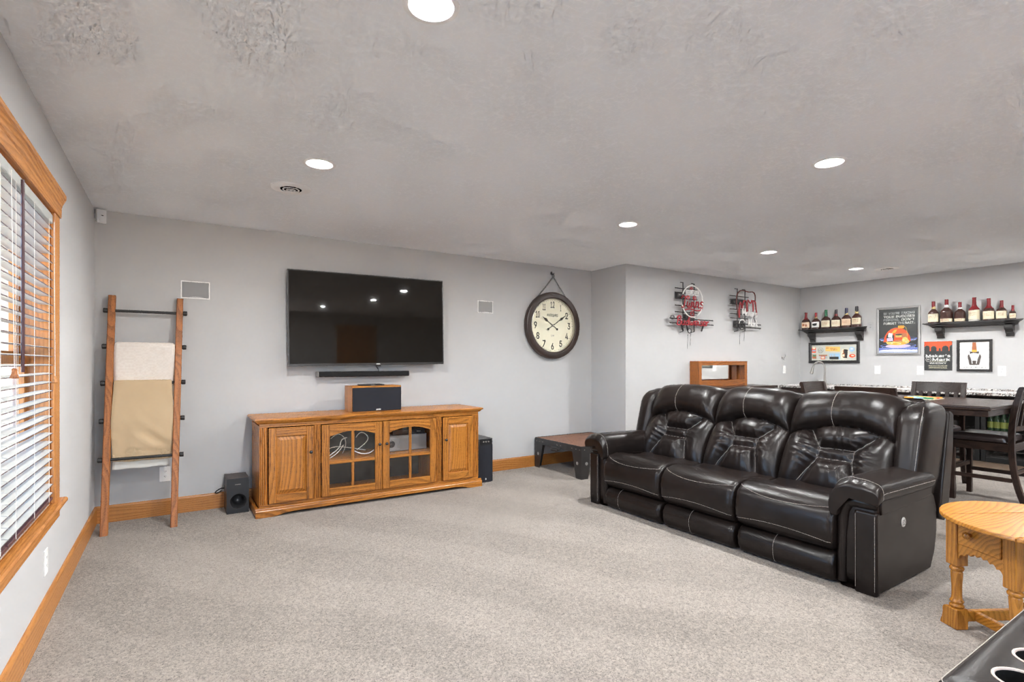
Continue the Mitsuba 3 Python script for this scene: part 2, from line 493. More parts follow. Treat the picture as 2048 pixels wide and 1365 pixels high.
# baseboards
def base_x(x0, x1, y, s):      # along x; s = -1: the room lies towards -y
    pr = [(0, 0), (0.016, 0), (0.016, 0.118), (0.012, 0.128), (0.006, 0.132), (0, 0.132)]
    R = [[(x, y + s * d, z) for d, z in pr] for x in (x0, x1)]
    return loft(R)

def base_y(y0, y1, x, s):
    pr = [(0, 0), (0.016, 0), (0.016, 0.118), (0.012, 0.128), (0.006, 0.132), (0, 0.132)]
    return loft([[(x + s * d, y, z) for d, z in pr] for y in (y0, y1)])

struct('baseboard_left', cat(base_y(2.815, YB - 0.0162, XL, 1), base_y(YR, 2.8125, XL, 1)), 'trim_oak_y')
struct('baseboard_back', base_x(XL, XJ - 0.0162, YB, -1), 'trim_oak_x')
struct('baseboard_return', base_y(YJ, YB, XJ, -1), 'trim_oak_y')
struct('baseboard_bar', base_x(XJ, 7.80, YJ, -1), 'trim_oak_x')
struct('baseboard_right', base_y(YR, 1.05, XR, -1), 'trim_oak_y')
struct('baseboard_rear', cat(base_x(PX_1 + 0.092, DX0 - 0.092, YR, 1), base_x(DX1 + 0.092, XR, YR, 1)), 'trim_oak_x')

# ---------------------------------------------------------------- window 1 (and an added twin behind the camera, for daylight)
def make_window(name, y0, y1, units):
    XF = XL - 0.12
    jt = 0.014
    # jambs lining the opening
    jam = cat(box(XF, XL, y1 - jt, y1 + 0.001, WZ0, WZ1), box(XF, XL, y0 - 0.001, y0 + jt, WZ0, WZ1), box(XF, XL, y0, y1, WZ1 - jt, WZ1 + 0.001),
              box(XF, XL - 0.055, (units[0][0] + units[1][1]) / 2 - 0.03, (units[0][0] + units[1][1]) / 2 + 0.03, WZ0, WZ1 - jt))
    struct(name, jam, 'trim_oak_z')
    add(name + '__side_casing', box(XL, XL + 0.02, y1 - 0.004, y1 + 0.118, WZ0 - 0.003, WZ1, 0.004), 'trim_oak_z')
    add(name + '__side_casing', box(XL, XL + 0.02, y0 - 0.118, y0 + 0.004, WZ0 - 0.003, WZ1, 0.004), 'trim_oak_z')
    hp = [(0, 2.007), (0.024, 2.007), (0.026, 2.020), (0.024, 2.026), (0.024, 2.060), (0.029, 2.066), (0.029, 2.088), (0.036, 2.104), (0.043, 2.110), (0.043, 2.131), (0, 2.131)]
    R = []
    for y, e in ((y0 - 0.13, 0), (y0 - 0.129, 1), (y1 + 0.129, 1), (y1 + 0.13, 0)):
        R.append([(XL + d, y + (0.018 if z > 2.1 else 0) * (1 if y > (y0 + y1) / 2 else -1), z) for d, z in hp])
    add(name + '__head_casing', loft(R), 'trim_oak_y')
    add(name + '__stool', box(XF + 0.02, XL + 0.058, y0 - 0.14, y1 + 0.14, 0.520, WZ0, 0.006) if False else
        cat(box(XF + 0.01, XL + 0.001, y0, y1, 0.520, WZ0), box(XL, XL + 0.050, y0 - 0.145, y1 + 0.145, 0.520, WZ0, 0.007)), 'trim_oak_y')
    add(name + '__apron', box(XL, XL + 0.021, y0 - 0.115, y1 + 0.115, 0.452, 0.520, 0.004), 'trim_oak_y')
    for a, b in units:
        mid = (WZ0 + WZ1) / 2
        for k, (z0, z1, x) in enumerate(((WZ0, mid + 0.02, XL - 0.085), (mid - 0.02, WZ1 - jt, XL - 0.115))):
            aa, bb = a + jt, b - jt
            fr = cat(box(x - 0.028, x, aa, aa + 0.045, z0, z1, 0.002), box(x - 0.028, x, bb - 0.045, bb, z0, z1, 0.002),
                     box(x - 0.028, x, aa + 0.045, bb - 0.045, z0, z0 + 0.05, 0.002), box(x - 0.028, x, aa + 0.045, bb - 0.045, z1 - 0.05, z1, 0.002))
            s = add(name + '__sash', fr, 'trim_oak_z')
            pane = trimesh.Trimesh([[x - 0.014, aa + .045, z0 + .05], [x - 0.014, bb - .045, z0 + .05], [x - 0.014, bb - .045, z1 - .05], [x - 0.014, aa + .045, z1 - .05]], [[0, 1, 2], [0, 2, 3]], process=False)
            add(s + '__pane', pane, 'pane_glass')

make_window('window_1', 1.75, 3.45, [(2.60, 3.45), (1.75, 2.60)])
make_window('window_2', -2.6, -0.9, [(-1.75, -0.9), (-2.6, -1.75)])

# blinds: every slat a part
def make_blind(label, y0, y1, fine=True):
    t = thing('window_blind', label, 'blind', 'white slat blinds on the oak window')
    xr, wd = XL + 0.012, 0.050
    add(t + '__head_rail', box(xr - 0.052, xr, y0, y1, 1.945, 1.990, 0.003), 'slat_white')
    z = 0.600
    while z < 1.935:
        R = []
        for s in (0, 1):
            y = (y0, y1)[s]
            rows = []
            for k in range(7):
                u = k / 6
                rows.append((xr - wd * u, y, z + 0.0035 * math.sin(math.pi * u) + 0.004 * u))
            top = [(a, b, c + 0.0028) for a, b, c in rows[::-1]]
            R.append(rows + top)
        sk = add(t + '__slat', loft(R), 'slat_white', 35)
        add(sk + '__edge', box(xr - 0.0004, xr + 0.0008, y0, y1, z - 0.0004, z + 0.0030), 'slat_edge')
        z += 0.0425
    add(t + '__bottom_rail', box(xr - 0.051, xr, y0, y1, 0.5665, 0.582, 0.003), 'wand_wood')
    for yy in (y0 + 0.10, (y0 + y1) / 2, y1 - 0.10):
        for xx in (xr + 0.0015, xr - wd - 0.0015):
            add(t + '__ladder_cord', tube([(xx, yy, 0.575), (xx, yy, 1.95)], 0.0011, 5), 'cord_white')
    return t

b1 = make_blind('white slat blind with dark wand over the visible oak-trimmed window, nearer the ladder', 2.612, 3.436)
b2 = make_blind('white slat blind cut off at the left edge of the photo', 1.77, 2.600)
add(b1 + '__tilt_wand', tube([(XL + 0.024, 2.76, 1.97), (XL + 0.024, 2.76, 1.215)], [0.0058, 0.0058], 10), 'wand_wood', True)
add(b1 + '__cord_knob', lathe([(0, 0), (0.012, 0.001), (0.013, 0.006), (0.009, 0.016), (0.007, 0.028), (0.009, 0.034), (0.004, 0.037), (0, 0.037)], 16, (XL + 0.040, 2.55, 1.195)), 'pine_z', True)
add(b1 + '__lift_cord', tube([(XL + 0.040, 2.55, 1.23), (XL + 0.030, 2.56, 1.95)], 0.0012, 6), 'cord_white')
add(b1 + '__cord_knob', lathe([(0, 0), (0.011, 0.001), (0.013, 0.006), (0.008, 0.018), (0.006, 0.026), (0.009, 0.032), (0, 0.035)], 16, (XL + 0.026, 3.40, 1.150)), 'trim_oak_z', True)
add(b1 + '__lift_cord', tube([(XL + 0.026, 3.40, 1.183), (XL + 0.022, 3.40, 1.95)], 0.0012, 6), 'cord_white')

# outside: concrete ground made pale to bounce daylight up, and a white board wall
struct('ground', cat(box(-40, XL - TH, -40, 40, -0.5, -0.02), box(XL - TH, 40, -40, YR - TH, -0.5, -0.02)), 'concrete')
struct('deck', cat([box(-3.6, XL - TH, y, y + 0.14, 2.72, 2.76) for y in np.arange(0.4, 7.1, 0.1405)][:1] + [box(-3.6, XL - TH - 0.01, 0.4, 7.15, 2.76, 2.80)]), 'beige_board')  # overhang added to keep sky light off the blind and boards
fw = thing('board_wall', 'white board wall outdoors, seen through the window blind', 'wall')
for k in range(30):
    x = -0.75 - k * 0.15
    add(fw + '__board', box(x - 0.143, x, 7.2, 7.225 + 0.004 * (k % 3), -0.02, 3.6, 0.004), 'siding')

# ---------------------------------------------------------------- ceiling lamps and vents
for i, (x, y) in enumerate(LAMPS):
    near = ['beside the round vent over the ladder', 'above the leather sofa, right of the ceiling\'s middle', 'above the wall clock corner', 'in front of the neon signs', 'near the far round vent at the bar',
            'cut by the top edge of the photo']
    lab = 'lit round recessed ceiling light ' + near[i] if i < 6 else 'lit round recessed ceiling light behind the camera'
    t = thing('ceiling_light', lab, 'ceiling light', 'recessed lights in the ceiling')
    rim = lathe([(0.070, H + 0.004), (0.074, H - 0.004), (0.088, H - 0.006), (0.094, H - 0.002), (0.094, H + 0.001)], 40)
    can = grid(np.array([[(r * math.cos(a), r * math.sin(a), z) for a in np.linspace(0, 2 * math.pi, 40, endpoint=False)]
                         for r, z in ((0.094, H + 0.0002), (0.094, H - 0.002), (0.089, H - 0.0035), (0.076, H - 0.0035), (0.073, H + 0.000), (0.066, H + 0.010), (0.060, H + 0.018), (0.057, H + 0.020), (0.0, H + 0.024))]), wrap_v=True)
    can.apply_translation([x, y, 0])
    add(t + '__trim', can, 'white_enamel', 40)
    lens = lathe([(0.0, H - 0.004), (0.025, H - 0.003), (0.042, H + 0.001), (0.051, H + 0.007), (0.051, H + 0.015), (0, H + 0.016)], 32, (x, y, 0))
    k = add(t + '__lens', lens, 'lamp_glow')
    scene[k]['emitter'] = {'type': 'area', 'radiance': rgb(*[v * LAMP_SCALE for v in LAMP])}

for i, (x, y) in enumerate(VENTS):
    t = thing('ceiling_vent', ['round white ceiling vent with slots beside the light over the ladder', 'round white ceiling vent near the bar wall'][i], 'vent', 'round vents in the ceiling')
    def ringm(prof):
        m = grid(np.array([[(r * math.cos(a), r * math.sin(a), z) for a in np.linspace(0, 2 * math.pi, 40, endpoint=False)] for r, z in prof]), wrap_u=True, wrap_v=True)
        if m.volume < 0:
            m.invert()
        m.apply_translation([x, y, 0])
        return m
    add(t + '__flange', ringm([(0.128, H), (0.128, H - 0.004), (0.122, H - 0.008), (0.095, H - 0.013), (0.070, H - 0.0125), (0.068, H - 0.011), (0.092, H - 0.010), (0.100, H)]), 'white_enamel', 40)
    for r0, r1, dz in ((0.044, 0.055, 0.014), (0.021, 0.032, 0.017)):
        add(t + '__ring', ringm([(r1, H - dz), (r1 - 0.002, H - dz - 0.002), (r0, H - dz - 0.001), (r0, H - dz + 0.0005)]), 'white_enamel', 40)
    add(t + '__hub', lathe([(0, H - 0.020), (0.008, H - 0.020), (0.011, H - 0.017), (0.008, H - 0.014), (0, H - 0.013)], 20, (x, y, 0)), 'white_enamel', 40)
    for q in (0.5, 2.07):
        add(t + '__bar', tube([(x + 0.07 * math.cos(q), y + 0.07 * math.sin(q), H - 0.011), (x - 0.07 * math.cos(q), y - 0.07 * math.sin(q), H - 0.011)], 0.0015, 6), 'white_enamel')
    add(t + '__throat', grid(np.array([[(x + r * math.cos(a), y + r * math.sin(a), z) for a in np.linspace(0, 2 * math.pi, 32, endpoint=False)] for r, z in ((0.0845, H - 0.010), (0.0845, H + 0.09), (0.0, H + 0.09))]), wrap_v=True), 'dark_hole')

# ---------------------------------------------------------------- small wall fittings
def outlet(M, label, mat='white_plastic', kind='outlet', sc=1.0):
    """M: frame on the wall (right, up), centred"""
    t = thing('wall_outlet' if kind == 'outlet' else 'light_switch', label, 'outlet' if kind == 'outlet' else 'switch', 'electrical outlets' if kind == 'outlet' else None)
    def put(poly, d, off, name, mt):
        add(t + '__' + name, plate(poly, d, M, off), mt)
    put(sbox(-0.036 * sc, -0.058 * sc, 0.036 * sc, 0.058 * sc).buffer(0.002), 0.004, 0.0005, 'cover', mat)
    if kind == 'outlet':
        for s in (-1, 1):
            put(affinity.translate(Point(0, 0).buffer(0.0165).intersection(sbox(-0.0165, -0.0135, 0.0165, 0.0135)), 0, s * 0.0195), 0.0025, 0.0045, 'receptacle', mat)
            for dx in (-0.006, 0.006):
                put(sbox(dx - 0.0012, s * 0.0195 - 0.001, dx + 0.0012, s * 0.0195 + 0.007), 0.0004, 0.0070, 'slot', 'dark_hole')
            put(affinity.translate(Point(0, 0).buffer(0.002), 0, s * 0.0195 - 0.006), 0.0004, 0.0070, 'slot', 'dark_hole')
    else:
        put(sbox(-0.016, -0.033, 0.016, 0.033), 0.004, 0.0045, 'rocker', mat)
    return t

FB = lambda x, z, y=YB: frame_of([1, 0, 0], [0, 0, 1], [x, y, z])            # back walls (normal -y)
FR = lambda y, z, x=XR: frame_of([0, -1, 0], [0, 0, 1], [x, y, z])           # right wall (normal -x)
FL = lambda y, z, x=XL: frame_of([0, 1, 0], [0, 0, 1], [x, y, z])            # left wall (normal +x)
outlet(FL(3.33, 0.292), 'white outlet plate low on the left wall below the window')
outlet(FB(-0.073, 0.335), 'white outlet on the back wall behind the ladder')
outlet(FR(3.435, 1.145), 'white outlet above the bar below the fishing poster, leftmost of the low row')
outlet(FR(2.925, 1.145), 'white outlet above the bar beside the red drip sign')
outlet(FR(2.100, 1.148), 'white outlet on the bar wall right of the bow tie picture')
outlet(FR(3.525, 1.772), 'grey outlet between the left bottle shelf and the fishing poster', 'grille_white')
outlet(FB(7.965, 1.140, YJ), 'white rocker light switch beside the bar corner', kind='switch')
t = thing('wall_hook', 'small chrome hook on the wall above the light switch', 'hook')
add(t + '__base', cyl((7.905, YJ, 1.325), (7.905, YJ - 0.008, 1.325), 0.020), 'chrome', 40)
add(t + '__prong', tube(smooth_path([(7.905, YJ - 0.006, 1.33), (7.90, YJ - 0.04, 1.325), (7.90, YJ - 0.055, 1.345), (7.90, YJ - 0.06, 1.37)], 14), 0.006), 'chrome', True)
add(t + '__prong', tube(smooth_path([(7.905, YJ - 0.006, 1.32), (7.90, YJ - 0.035, 1.30), (7.90, YJ - 0.045, 1.285)], 10), 0.005), 'chrome', True)

# motion sensor in the corner
t = thing('motion_sensor', 'small white motion sensor in the upper left corner of the room', 'sensor')
Ms = frame_of([math.cos(0.45), math.sin(0.45), 0], [0, 0, 1], [XL + 0.040, YB - 0.042, 2.380])
body = plate(sbox(-0.027, -0.047, 0.027, 0.047).buffer(0.004), 0.026, Ms, -0.004)
add(t + '__body', body, 'white_plastic')
add(t + '__lens', plate(ell(0.002, -0.022, 0.022, 0.018), 0.005, Ms, 0.022), 'white_enamel')
add(t + '__slot', plate(ell(0.004, 0.006, 0.008, 0.003), 0.001, Ms, 0.022), 'dark_hole')
add(t + '__bracket', box(XL, XL + 0.05, YB - 0.03, YB, 2.36, 2.40), 'white_plastic')

# in-wall speakers
for x0, x1, z0, z1, lab in ((0.036, 0.246, 1.789, 1.936, 'rectangular grey in-wall speaker grille above the right ladder rail'), (2.860, 3.058, 1.812, 1.951, 'small grey in-wall speaker grille between the television and the clock')):
    t = thing('wall_speaker', lab, 'speaker', None)
    M = FB((x0 + x1) / 2, (z0 + z1) / 2)
    w, h = (x1 - x0) / 2, (z1 - z0) / 2
    add(t + '__frame', plate(sbox(-w, -h, w, h).difference(sbox(-w + 0.008, -h + 0.008, w - 0.008, h - 0.008)), 0.006, M), 'white_plastic')
    g = sbox(-w + 0.008, -h + 0.008, w - 0.008, h - 0.008).difference(ell(0.01, -h + 0.004, w * 0.6, 0.016))
    add(t + '__grille', plate(g, 0.004, M, 0.0003), 'grille_grey')

# ---------------------------------------------------------------- television, sound bar
t = thing('television', 'large black flat television mounted on the back wall above the oak cabinet', 'television')
TVW, TVH = 1.527, 0.878
cx, cz = 1.609, 1.664
ta = math.radians(0.72)
MTV = frame_of([math.cos(ta), 0, math.sin(ta)], [-math.sin(ta), 0, math.cos(ta)], [cx, 5.055, cz])
MTV = MTV @ rot('x', 0.2)
w, h = TVW / 2, TVH / 2
add(t + '__back_shell', plate(sbox(-w + .004, -h + .004, w - .004, h - .004), 0.026, MTV, 0.001), 'black_plastic')
add(t + '__back_shell', plate(sbox(-w * .6, -h * .65, w * .6, h * .5).buffer(0.03), 0.030, MTV, -0.029), 'black_plastic')
add(t + '__bezel', plate(sbox(-w, -h, w, h).difference(sbox(-w + 0.009, -h + 0.022, w - 0.009, h - 0.009)), 0.034, MTV, 0.0), 'bezel')
add(t + '__screen', plate(sbox(-w + 0.0085, -h + 0.0215, w - 0.0085, h - 0.0085), 0.003, MTV, 0.0275), 'screen')
add(t + '__badge', plate(sbox(0.040, -h + 0.006, 0.078, -h + 0.016), 0.001, MTV, 0.0342), 'silver_badge')
add(t + '__sensor', plate(sbox(0.045, -h - 0.012, 0.085, -h).buffer(0.002), 0.02, MTV, 0.006), 'black_plastic')
add(t + '__mount', box(cx - 0.25, cx + 0.25, 5.09, 5.15, cz - 0.2, cz + 0.2, 0.004), 'black_steel')
t2 = thing('television_cable', 'thin black cable hanging from the television down to the sound bar', 'cable')
add(t2 + '__lead', tube(smooth_path([(1.664, 5.05, 1.235), (1.672, 5.055, 1.205), (1.69, 5.075, 1.185), (1.70, 5.09, 1.155)], 16), 0.0035, 8), 'black_matte', True)

t = thing('sound_bar', 'long slim black sound bar on the wall under the television', 'sound bar')
ta = math.radians(-0.05)
y1s, y0s = 5.148, 5.052
add(t + '__body', box(1.108, 2.012, y0s + 0.006, y1s - 0.012, 1.1145, 1.1655, 0.006), 'black_plastic')
add(t + '__grille', box(1.122, 2.004, y0s, y0s + 0.008, 1.118, 1.162, 0.003), 'black_matte')
add(t + '__end_cap', box(1.106, 1.122, y0s - 0.001, y1s - 0.014, 1.1135, 1.1665, 0.005), 'device_grey')
add(t + '__bracket', cat(box(1.3, 1.36, y1s - 0.014, YB, 1.12, 1.15), box(1.76, 1.82, y1s - 0.014, YB, 1.12, 1.15)), 'black_steel')

# ---------------------------------------------------------------- oak TV cabinet
CX0, CX1, CY0, CY1 = 0.566, 2.578, 4.635, 5.115
t = thing('tv_cabinet', 'wide honey oak television cabinet with two glass doors and two panelled doors', 'cabinet')
body = cat(box(CX0, CX0 + 0.02, CY0 + .02, CY1, 0.07, 0.735), box(CX1 - 0.02, CX1, CY0 + .02, CY1, 0.07, 0.735),
           box(1.010, 1.028, CY0 + .02, CY1, 0.09, 0.735), box(2.130, 2.148, CY0 + .02, CY1, 0.09, 0.735), box(CX0 + .02, CX1 - .02, CY0 + .02, CY1, 0.075, 0.093))
add(t + '__case', body, 'oak_z')
add(t + '__back_panel', box(CX0 + .02, CX1 - .02, CY1 - 0.008, CY1 - 0.001, 0.093, 0.735), 'black_matte')
add(t + '__shelf', box(1.030, 2.128, CY0 + 0.03, CY1 - 0.01, 0.385, 0.400), 'oak_x')
add(t + '__face_rail', box(CX0, CX1, CY0, CY0 + 0.02, 0.722, 0.752), 'oak_x')
add(t + '__face_rail', box(CX0, CX1, CY0, CY0 + 0.02, 0.070, 0.097), 'oak_x')
# top with moulded edge
tp = [(0.0, 0.752), (0.004, 0.752), (0.014, 0.757), (0.024, 0.768), (0.026, 0.774), (0.036, 0.776), (0.038, 0.786), (0.032, 0.794), (0.024, 0.796)]
R = [[(CX0 - d, CY0 - d, z), (CX1 + d, CY0 - d, z), (CX1 + d, CY1 + 0.002, z), (CX0 - d, CY1 + 0.002, z)] for d, z in tp]
add(t + '__top', loft(R), 'oak_x')
# fluted pilasters
def flute(x0, x1):
    n = 4
    w = (x1 - x0)
    ys = []
    pts = [(x0, CY0 + 0.02), (x0, CY0 - 0.004)]
    k = 0
    for i in range(n):
        a = x0 + w * (0.12 + 0.76 * i / (n - 1)) - w * 0.065
        for q in range(7):
            an = math.pi * q / 6
            pts.append((a + w * 0.065 * (1 - math.cos(an)), CY0 - 0.004 + 0.0075 * math.sin(an)))
    pts += [(x1, CY0 - 0.004), (x1, CY0 + 0.02)]
    m = prism(Polygon(pts), 0.722 - 0.097)
    m.apply_translation([0, 0, 0.097])
    return m
for x0, x1 in ((CX0, 0.626), (0.984, 1.042), (2.112, 2.172), (2.516, CX1)):
    add(t + '__pilaster', flute(x0, x1), 'oak_z')
# base moulding with bracket feet
prof = [(0.004, 0.0), (0.030, 0.0), (0.030, 0.052), (0.024, 0.060), (0.014, 0.064), (0.010, 0.074), (0.0, 0.078), (0.0, 0.0)]
def base_front():
    xs = [CX0 - 0.03, CX0 + 0.09, CX0 + 0.13, CX0 + 0.18, CX0 + 0.26, CX1 - 0.26, CX1 - 0.18, CX1 - 0.13, CX1 - 0.09, CX1 + 0.03]
    lift = [0, 0, 0.006, 0.018, 0.026, 0.026, 0.018, 0.006, 0, 0]
    R = []
    for x, l in zip(xs, lift):
        R.append([(x, CY0 - 0.03, l), (x, CY0 - 0.03, 0.050), (x, CY0 - 0.024, 0.058), (x, CY0 - 0.013, 0.062), (x, CY0 - 0.010, 0.072), (x, CY0, 0.077), (x, CY0 + .004, 0.077), (x, CY0 + .004, l)])
    return loft(R)
add(t + '__base_moulding', base_front(), 'oak_x')
for x0, x1 in ((CX0 - 0.03, CX0), (CX1, CX1 + 0.03)):
    add(t + '__base_moulding', box(x0, x1, CY0 + 0.004, CY1, 0.0, 0.070, 0.008), 'oak_y')
knob = [(0.0, 0.0), (0.006, 0.0), (0.005, 0.012), (0.010, 0.017), (0.0135, 0.022), (0.0125, 0.028), (0.006, 0.031), (0, 0.0315)]
def put_knob(owner, x, z, y):
    m = lathe(knob, 20)
    m.apply_transform(rot('x', 90))
    m.apply_translation([x, y, z])
    add(owner + '__knob', m, 'black_plastic', True)
# panelled doors
def panel_door(x0, x1, kx):
    z0, z1, y, s = 0.103, 0.717, CY0 - 0.006, 0.056
    d = group(t + '__door')
    for a in (x0, x1 - s):
        add(d + '__stile', box(a, a + s, y - 0.018, y, z0, z1, 0.003), 'oak_z')
    for a in (z0, z1 - 0.070):
        add(d + '__rail', box(x0 + s - .0005, x1 - s + .0005, y - 0.0178, y, a, a + 0.070, 0.0025), 'oak_x')
    a0, a1, c0, c1 = x0 + s, x1 - s, z0 + 0.070, z1 - 0.070
    rr = [(0.0, y - 0.003), (0.004, y - 0.0045), (0.030, y - 0.0155), (0.031, y - 0.0165), (0.033, y - 0.0170)]
    R = [[(a0 + e, yy, c0 + e), (a1 - e, yy, c0 + e), (a1 - e, yy, c1 - e), (a0 + e, yy, c1 - e)] for e, yy in rr]
    add(d + '__panel', loft(R), 'oak_z')
    put_knob(d, kx, 0.500, y - 0.018)
panel_door(0.632, 0.979, 0.955)
panel_door(2.179, 2.510, 2.203)
# arched glass doors
def glass_door(x0, x1, kx, hi):
    z0, z1, y, s = 0.103, 0.717, CY0 - 0.006, 0.064
    Mf = frame_of([1, 0, 0], [0, 0, 1], [0, y, 0])
    a0, a1, c0 = x0 + s, x1 - s, z0 + 0.066
    mid = (a0 + a1) / 2
    xs = np.linspace(a0, a1, 15)
    def arch(x):
        return z1 - 0.105 + 0.040 * (1 - ((x - mid) / (mid - a0)) ** 2)
    d = group(t + '__glass_door')
    add(d + '__stile', box(x0, a0, y - 0.018, y, z0, z1, 0.003), 'oak_z')
    add(d + '__stile', box(a1, x1, y - 0.018, y, z0, z1, 0.003), 'oak_z')
    top = Polygon([(a0, z1), (a1, z1)] + [(x, arch(x)) for x in xs[::-1]])
    add(d + '__rail', plate(top, 0.0178, Mf), 'oak_x')
    add(d + '__rail', box(a0, a1, y - 0.0178, y, z0, c0, 0.002), 'oak_x')
    zb = c0 + 0.205
    add(d + '__muntin', box(a0, a1, y - 0.016, y - 0.001, zb, zb + 0.022, 0.003), 'oak_x')
    add(d + '__muntin', cat(box(mid - 0.012, mid + 0.012, y - 0.0165, y - 0.0005, c0, zb, 0.003), box(mid - 0.012, mid + 0.012, y - 0.0165, y - 0.0005, zb + 0.022, arch(mid) + 0.003, 0.003)), 'oak_z')
    for u0, u1 in ((a0, mid - 0.011), (mid + 0.011, a1)):
        xx = np.linspace(u0, u1, 8)
        for lower in (True, False):
            if lower:
                pg = [(u0, c0), (u1, c0), (u1, zb + 0.002), (u0, zb + 0.002)]
            else:
                pg = [(u0, zb + 0.02), (u1, zb + 0.02)] + [(x, arch(x) + 0.001) for x in xx[::-1]]
            c = np.array([(a, y - 0.005, b) for a, b in pg])
            n = len(c)
            v = np.vstack([c.mean(0), c])
            add(d + '__pane', trimesh.Trimesh(v, [[0, 1 + i, 1 + (i + 1) % n] for i in range(n)], process=False), 'cover_glass')
    put_knob(d, kx, 0.515, y - 0.018)
glass_door(1.047, 1.574, 1.545, 0)
glass_door(1.580, 2.108, 1.610, 0)
# what stands behind the glass
rng = np.random.default_rng(4)
t = thing('cable_tangle', 'tangle of white cables on the shelf behind the left glass door', 'cables')
for k, (pts, r) in enumerate([([(1.12, 4.75, 0.41), (1.17, 4.74, 0.45), (1.24, 4.78, 0.50), (1.27, 4.82, 0.55), (1.31, 4.80, 0.57)], 0.0045),
                              ([(1.10, 4.78, 0.47), (1.18, 4.80, 0.49), (1.28, 4.85, 0.48), (1.38, 4.84, 0.46), (1.48, 4.80, 0.44)], 0.003),
                              ([(1.36, 4.74, 0.45), (1.43, 4.74, 0.42), (1.50, 4.75, 0.42), (1.55, 4.78, 0.44)], 0.005),
                              ([(1.38, 4.74, 0.46), (1.45, 4.76, 0.50), (1.50, 4.80, 0.56), (1.46, 4.84, 0.60), (1.42, 4.9, 0.55)], 0.0035),
                              ([(1.18, 4.86, 0.56), (1.24, 4.84, 0.60), (1.30, 4.86, 0.56), (1.32, 4.9, 0.47), (1.30, 4.92, 0.41)], 0.0028),
                              ([(1.13, 4.74, 0.40), (1.20, 4.745, 0.44), (1.27, 4.77, 0.51)], 0.004)]):
    add(t + '__cable', tube(smooth_path(pts, 30), r, 8), 'cord_white', True)
t = thing('receiver', 'dark electronic receiver with a round dial behind the right glass door', 'receiver')
add(t + '__body', box(1.66, 2.08, 4.78, 5.06, 0.405, 0.555, 0.004), 'device_grey')
add(t + '__dial', moved(lathe([(0, 0), (0.034, 0), (0.034, 0.004), (0.024, 0.006), (0.022, 0.016), (0, 0.017)], 24), rot('x', 90), (1.72, 4.78, 0.475)), 'black_plastic', 40)
add(t + '__front_plate', box(1.665, 1.80, 4.777, 4.781, 0.42, 0.53, 0.001), 'tin')
add(t + '__button', moved(lathe([(0, 0), (0.008, 0), (0.008, 0.006), (0, 0.006)], 14), rot('x', 90), (1.785, 4.777, 0.45)), 'nickel', 40)
add(t + '__foot', cat([box(x, x + 0.03, y, y + 0.03, 0.400, 0.406) for x in (1.68, 2.03) for y in (4.80, 5.01)]), 'black_matte')
t = thing('disc_player', 'flat black disc player lying on the receiver behind the right glass door', 'player')
add(t + '__body', box(1.74, 2.07, 4.80, 5.03, 0.5555, 0.605, 0.004), 'black_plastic')
add(t + '__button', box(1.98, 2.02, 4.797, 4.801, 0.578, 0.582), 'silver_badge')

# centre speaker on the cabinet
t = thing('center_speaker', 'oak center speaker with black grille standing on the television cabinet', 'speaker')
sx0, sx1, sy0, sy1, sz0, sz1 = 1.335, 1.800, 4.735, 4.975, 0.7965, 1.035
add(t + '__cabinet', cat(box(sx0, sx0 + 0.02, sy0, sy1, sz0, sz1, 0.002), box(sx1 - 0.02, sx1, sy0, sy1, sz0, sz1, 0.002)), 'oak_z')
add(t + '__panel', cat(box(sx0 + 0.02, sx1 - 0.02, sy0, sy1, sz1 - 0.018, sz1 - .0003, 0.001), box(sx0 + 0.02, sx1 - 0.02, sy0, sy1, sz0 + .0003, sz0 + 0.012, 0.001), box(sx0 + .02, sx1 - .02, sy0 + .03, sy1 - .002, sz0 + .012, sz1 - .018)), 'oak_x')
add(t + '__grille', box(sx0 + 0.004, sx1 - 0.004, sy0 - 0.014, sy0 + 0.002, sz0 + 0.010, sz1 - 0.014, 0.005), 'soft_black')
add(t + '__badge', plate(sbox(-0.022, -0.006, 0.022, 0.006), 0.001, frame_of([1, 0, 0], [0, 0, 1], [1.575, sy0 - 0.014, sz0 + 0.022])), 'silver_badge')
t = thing('streaming_box', 'thin black box lying flat on top of the center speaker', 'device')
add(t + '__case', box(1.44, 1.66, 4.80, 4.93, 1.0352, 1.0475, 0.004), 'black_plastic')
add(t + '__port', box(1.53, 1.57, 4.799, 4.801, 1.038, 1.044), 'device_grey')

# ---------------------------------------------------------------- the two subwoofers on the floor
def ladder_holes(rect, holes):
    p = rect
    for hh in holes:
        p = p.difference(hh)
    return p
t = thing('subwoofer', 'small black subwoofer with a round port on the carpet left of the oak cabinet', 'subwoofer')
bx0, bx1, by0, by1, bz = 0.352, 0.517, 4.876, 5.128, 0.288
add(t + '__box', cat(box(bx0, bx0 + .012, by0 + .012, by1, 0, bz, .001), box(bx1 - .012, bx1, by0 + .012, by1, 0, bz, .001), box(bx0 + .012, bx1 - .012, by0 + .012, by1, bz - .012, bz, .001), box(bx0 + .012, bx1 - .012, by0 + .012, by1, 0, .012), box(bx0 + .012, bx1 - .012, by1 - .01, by1, .012, bz - .012)), 'clock_wood')
Mf = frame_of([1, 0, 0], [0, 0, 1], [(bx0 + bx1) / 2, by0 + 0.012, 0])
hw = (bx1 - bx0) / 2
port_c = (0.004, 0.098)
add(t + '__front', plate(sbox(-hw, 0, hw, bz).difference(Point(*port_c).buffer(0.062, quad_segs=12)), 0.012, Mf), 'black_plastic')
pr = [(0.063, 0.012), (0.058, 0.008), (0.050, -0.004), (0.044, -0.03), (0.042, -0.08), (0.0, -0.082)]
an = np.linspace(0, 2 * math.pi, 40, endpoint=False)
g = grid(np.array([[(port_c[0] + r * math.cos(a), port_c[1] + r * math.sin(a), z) for a in an] for r, z in pr]), wrap_v=True)
g.apply_transform(Mf)
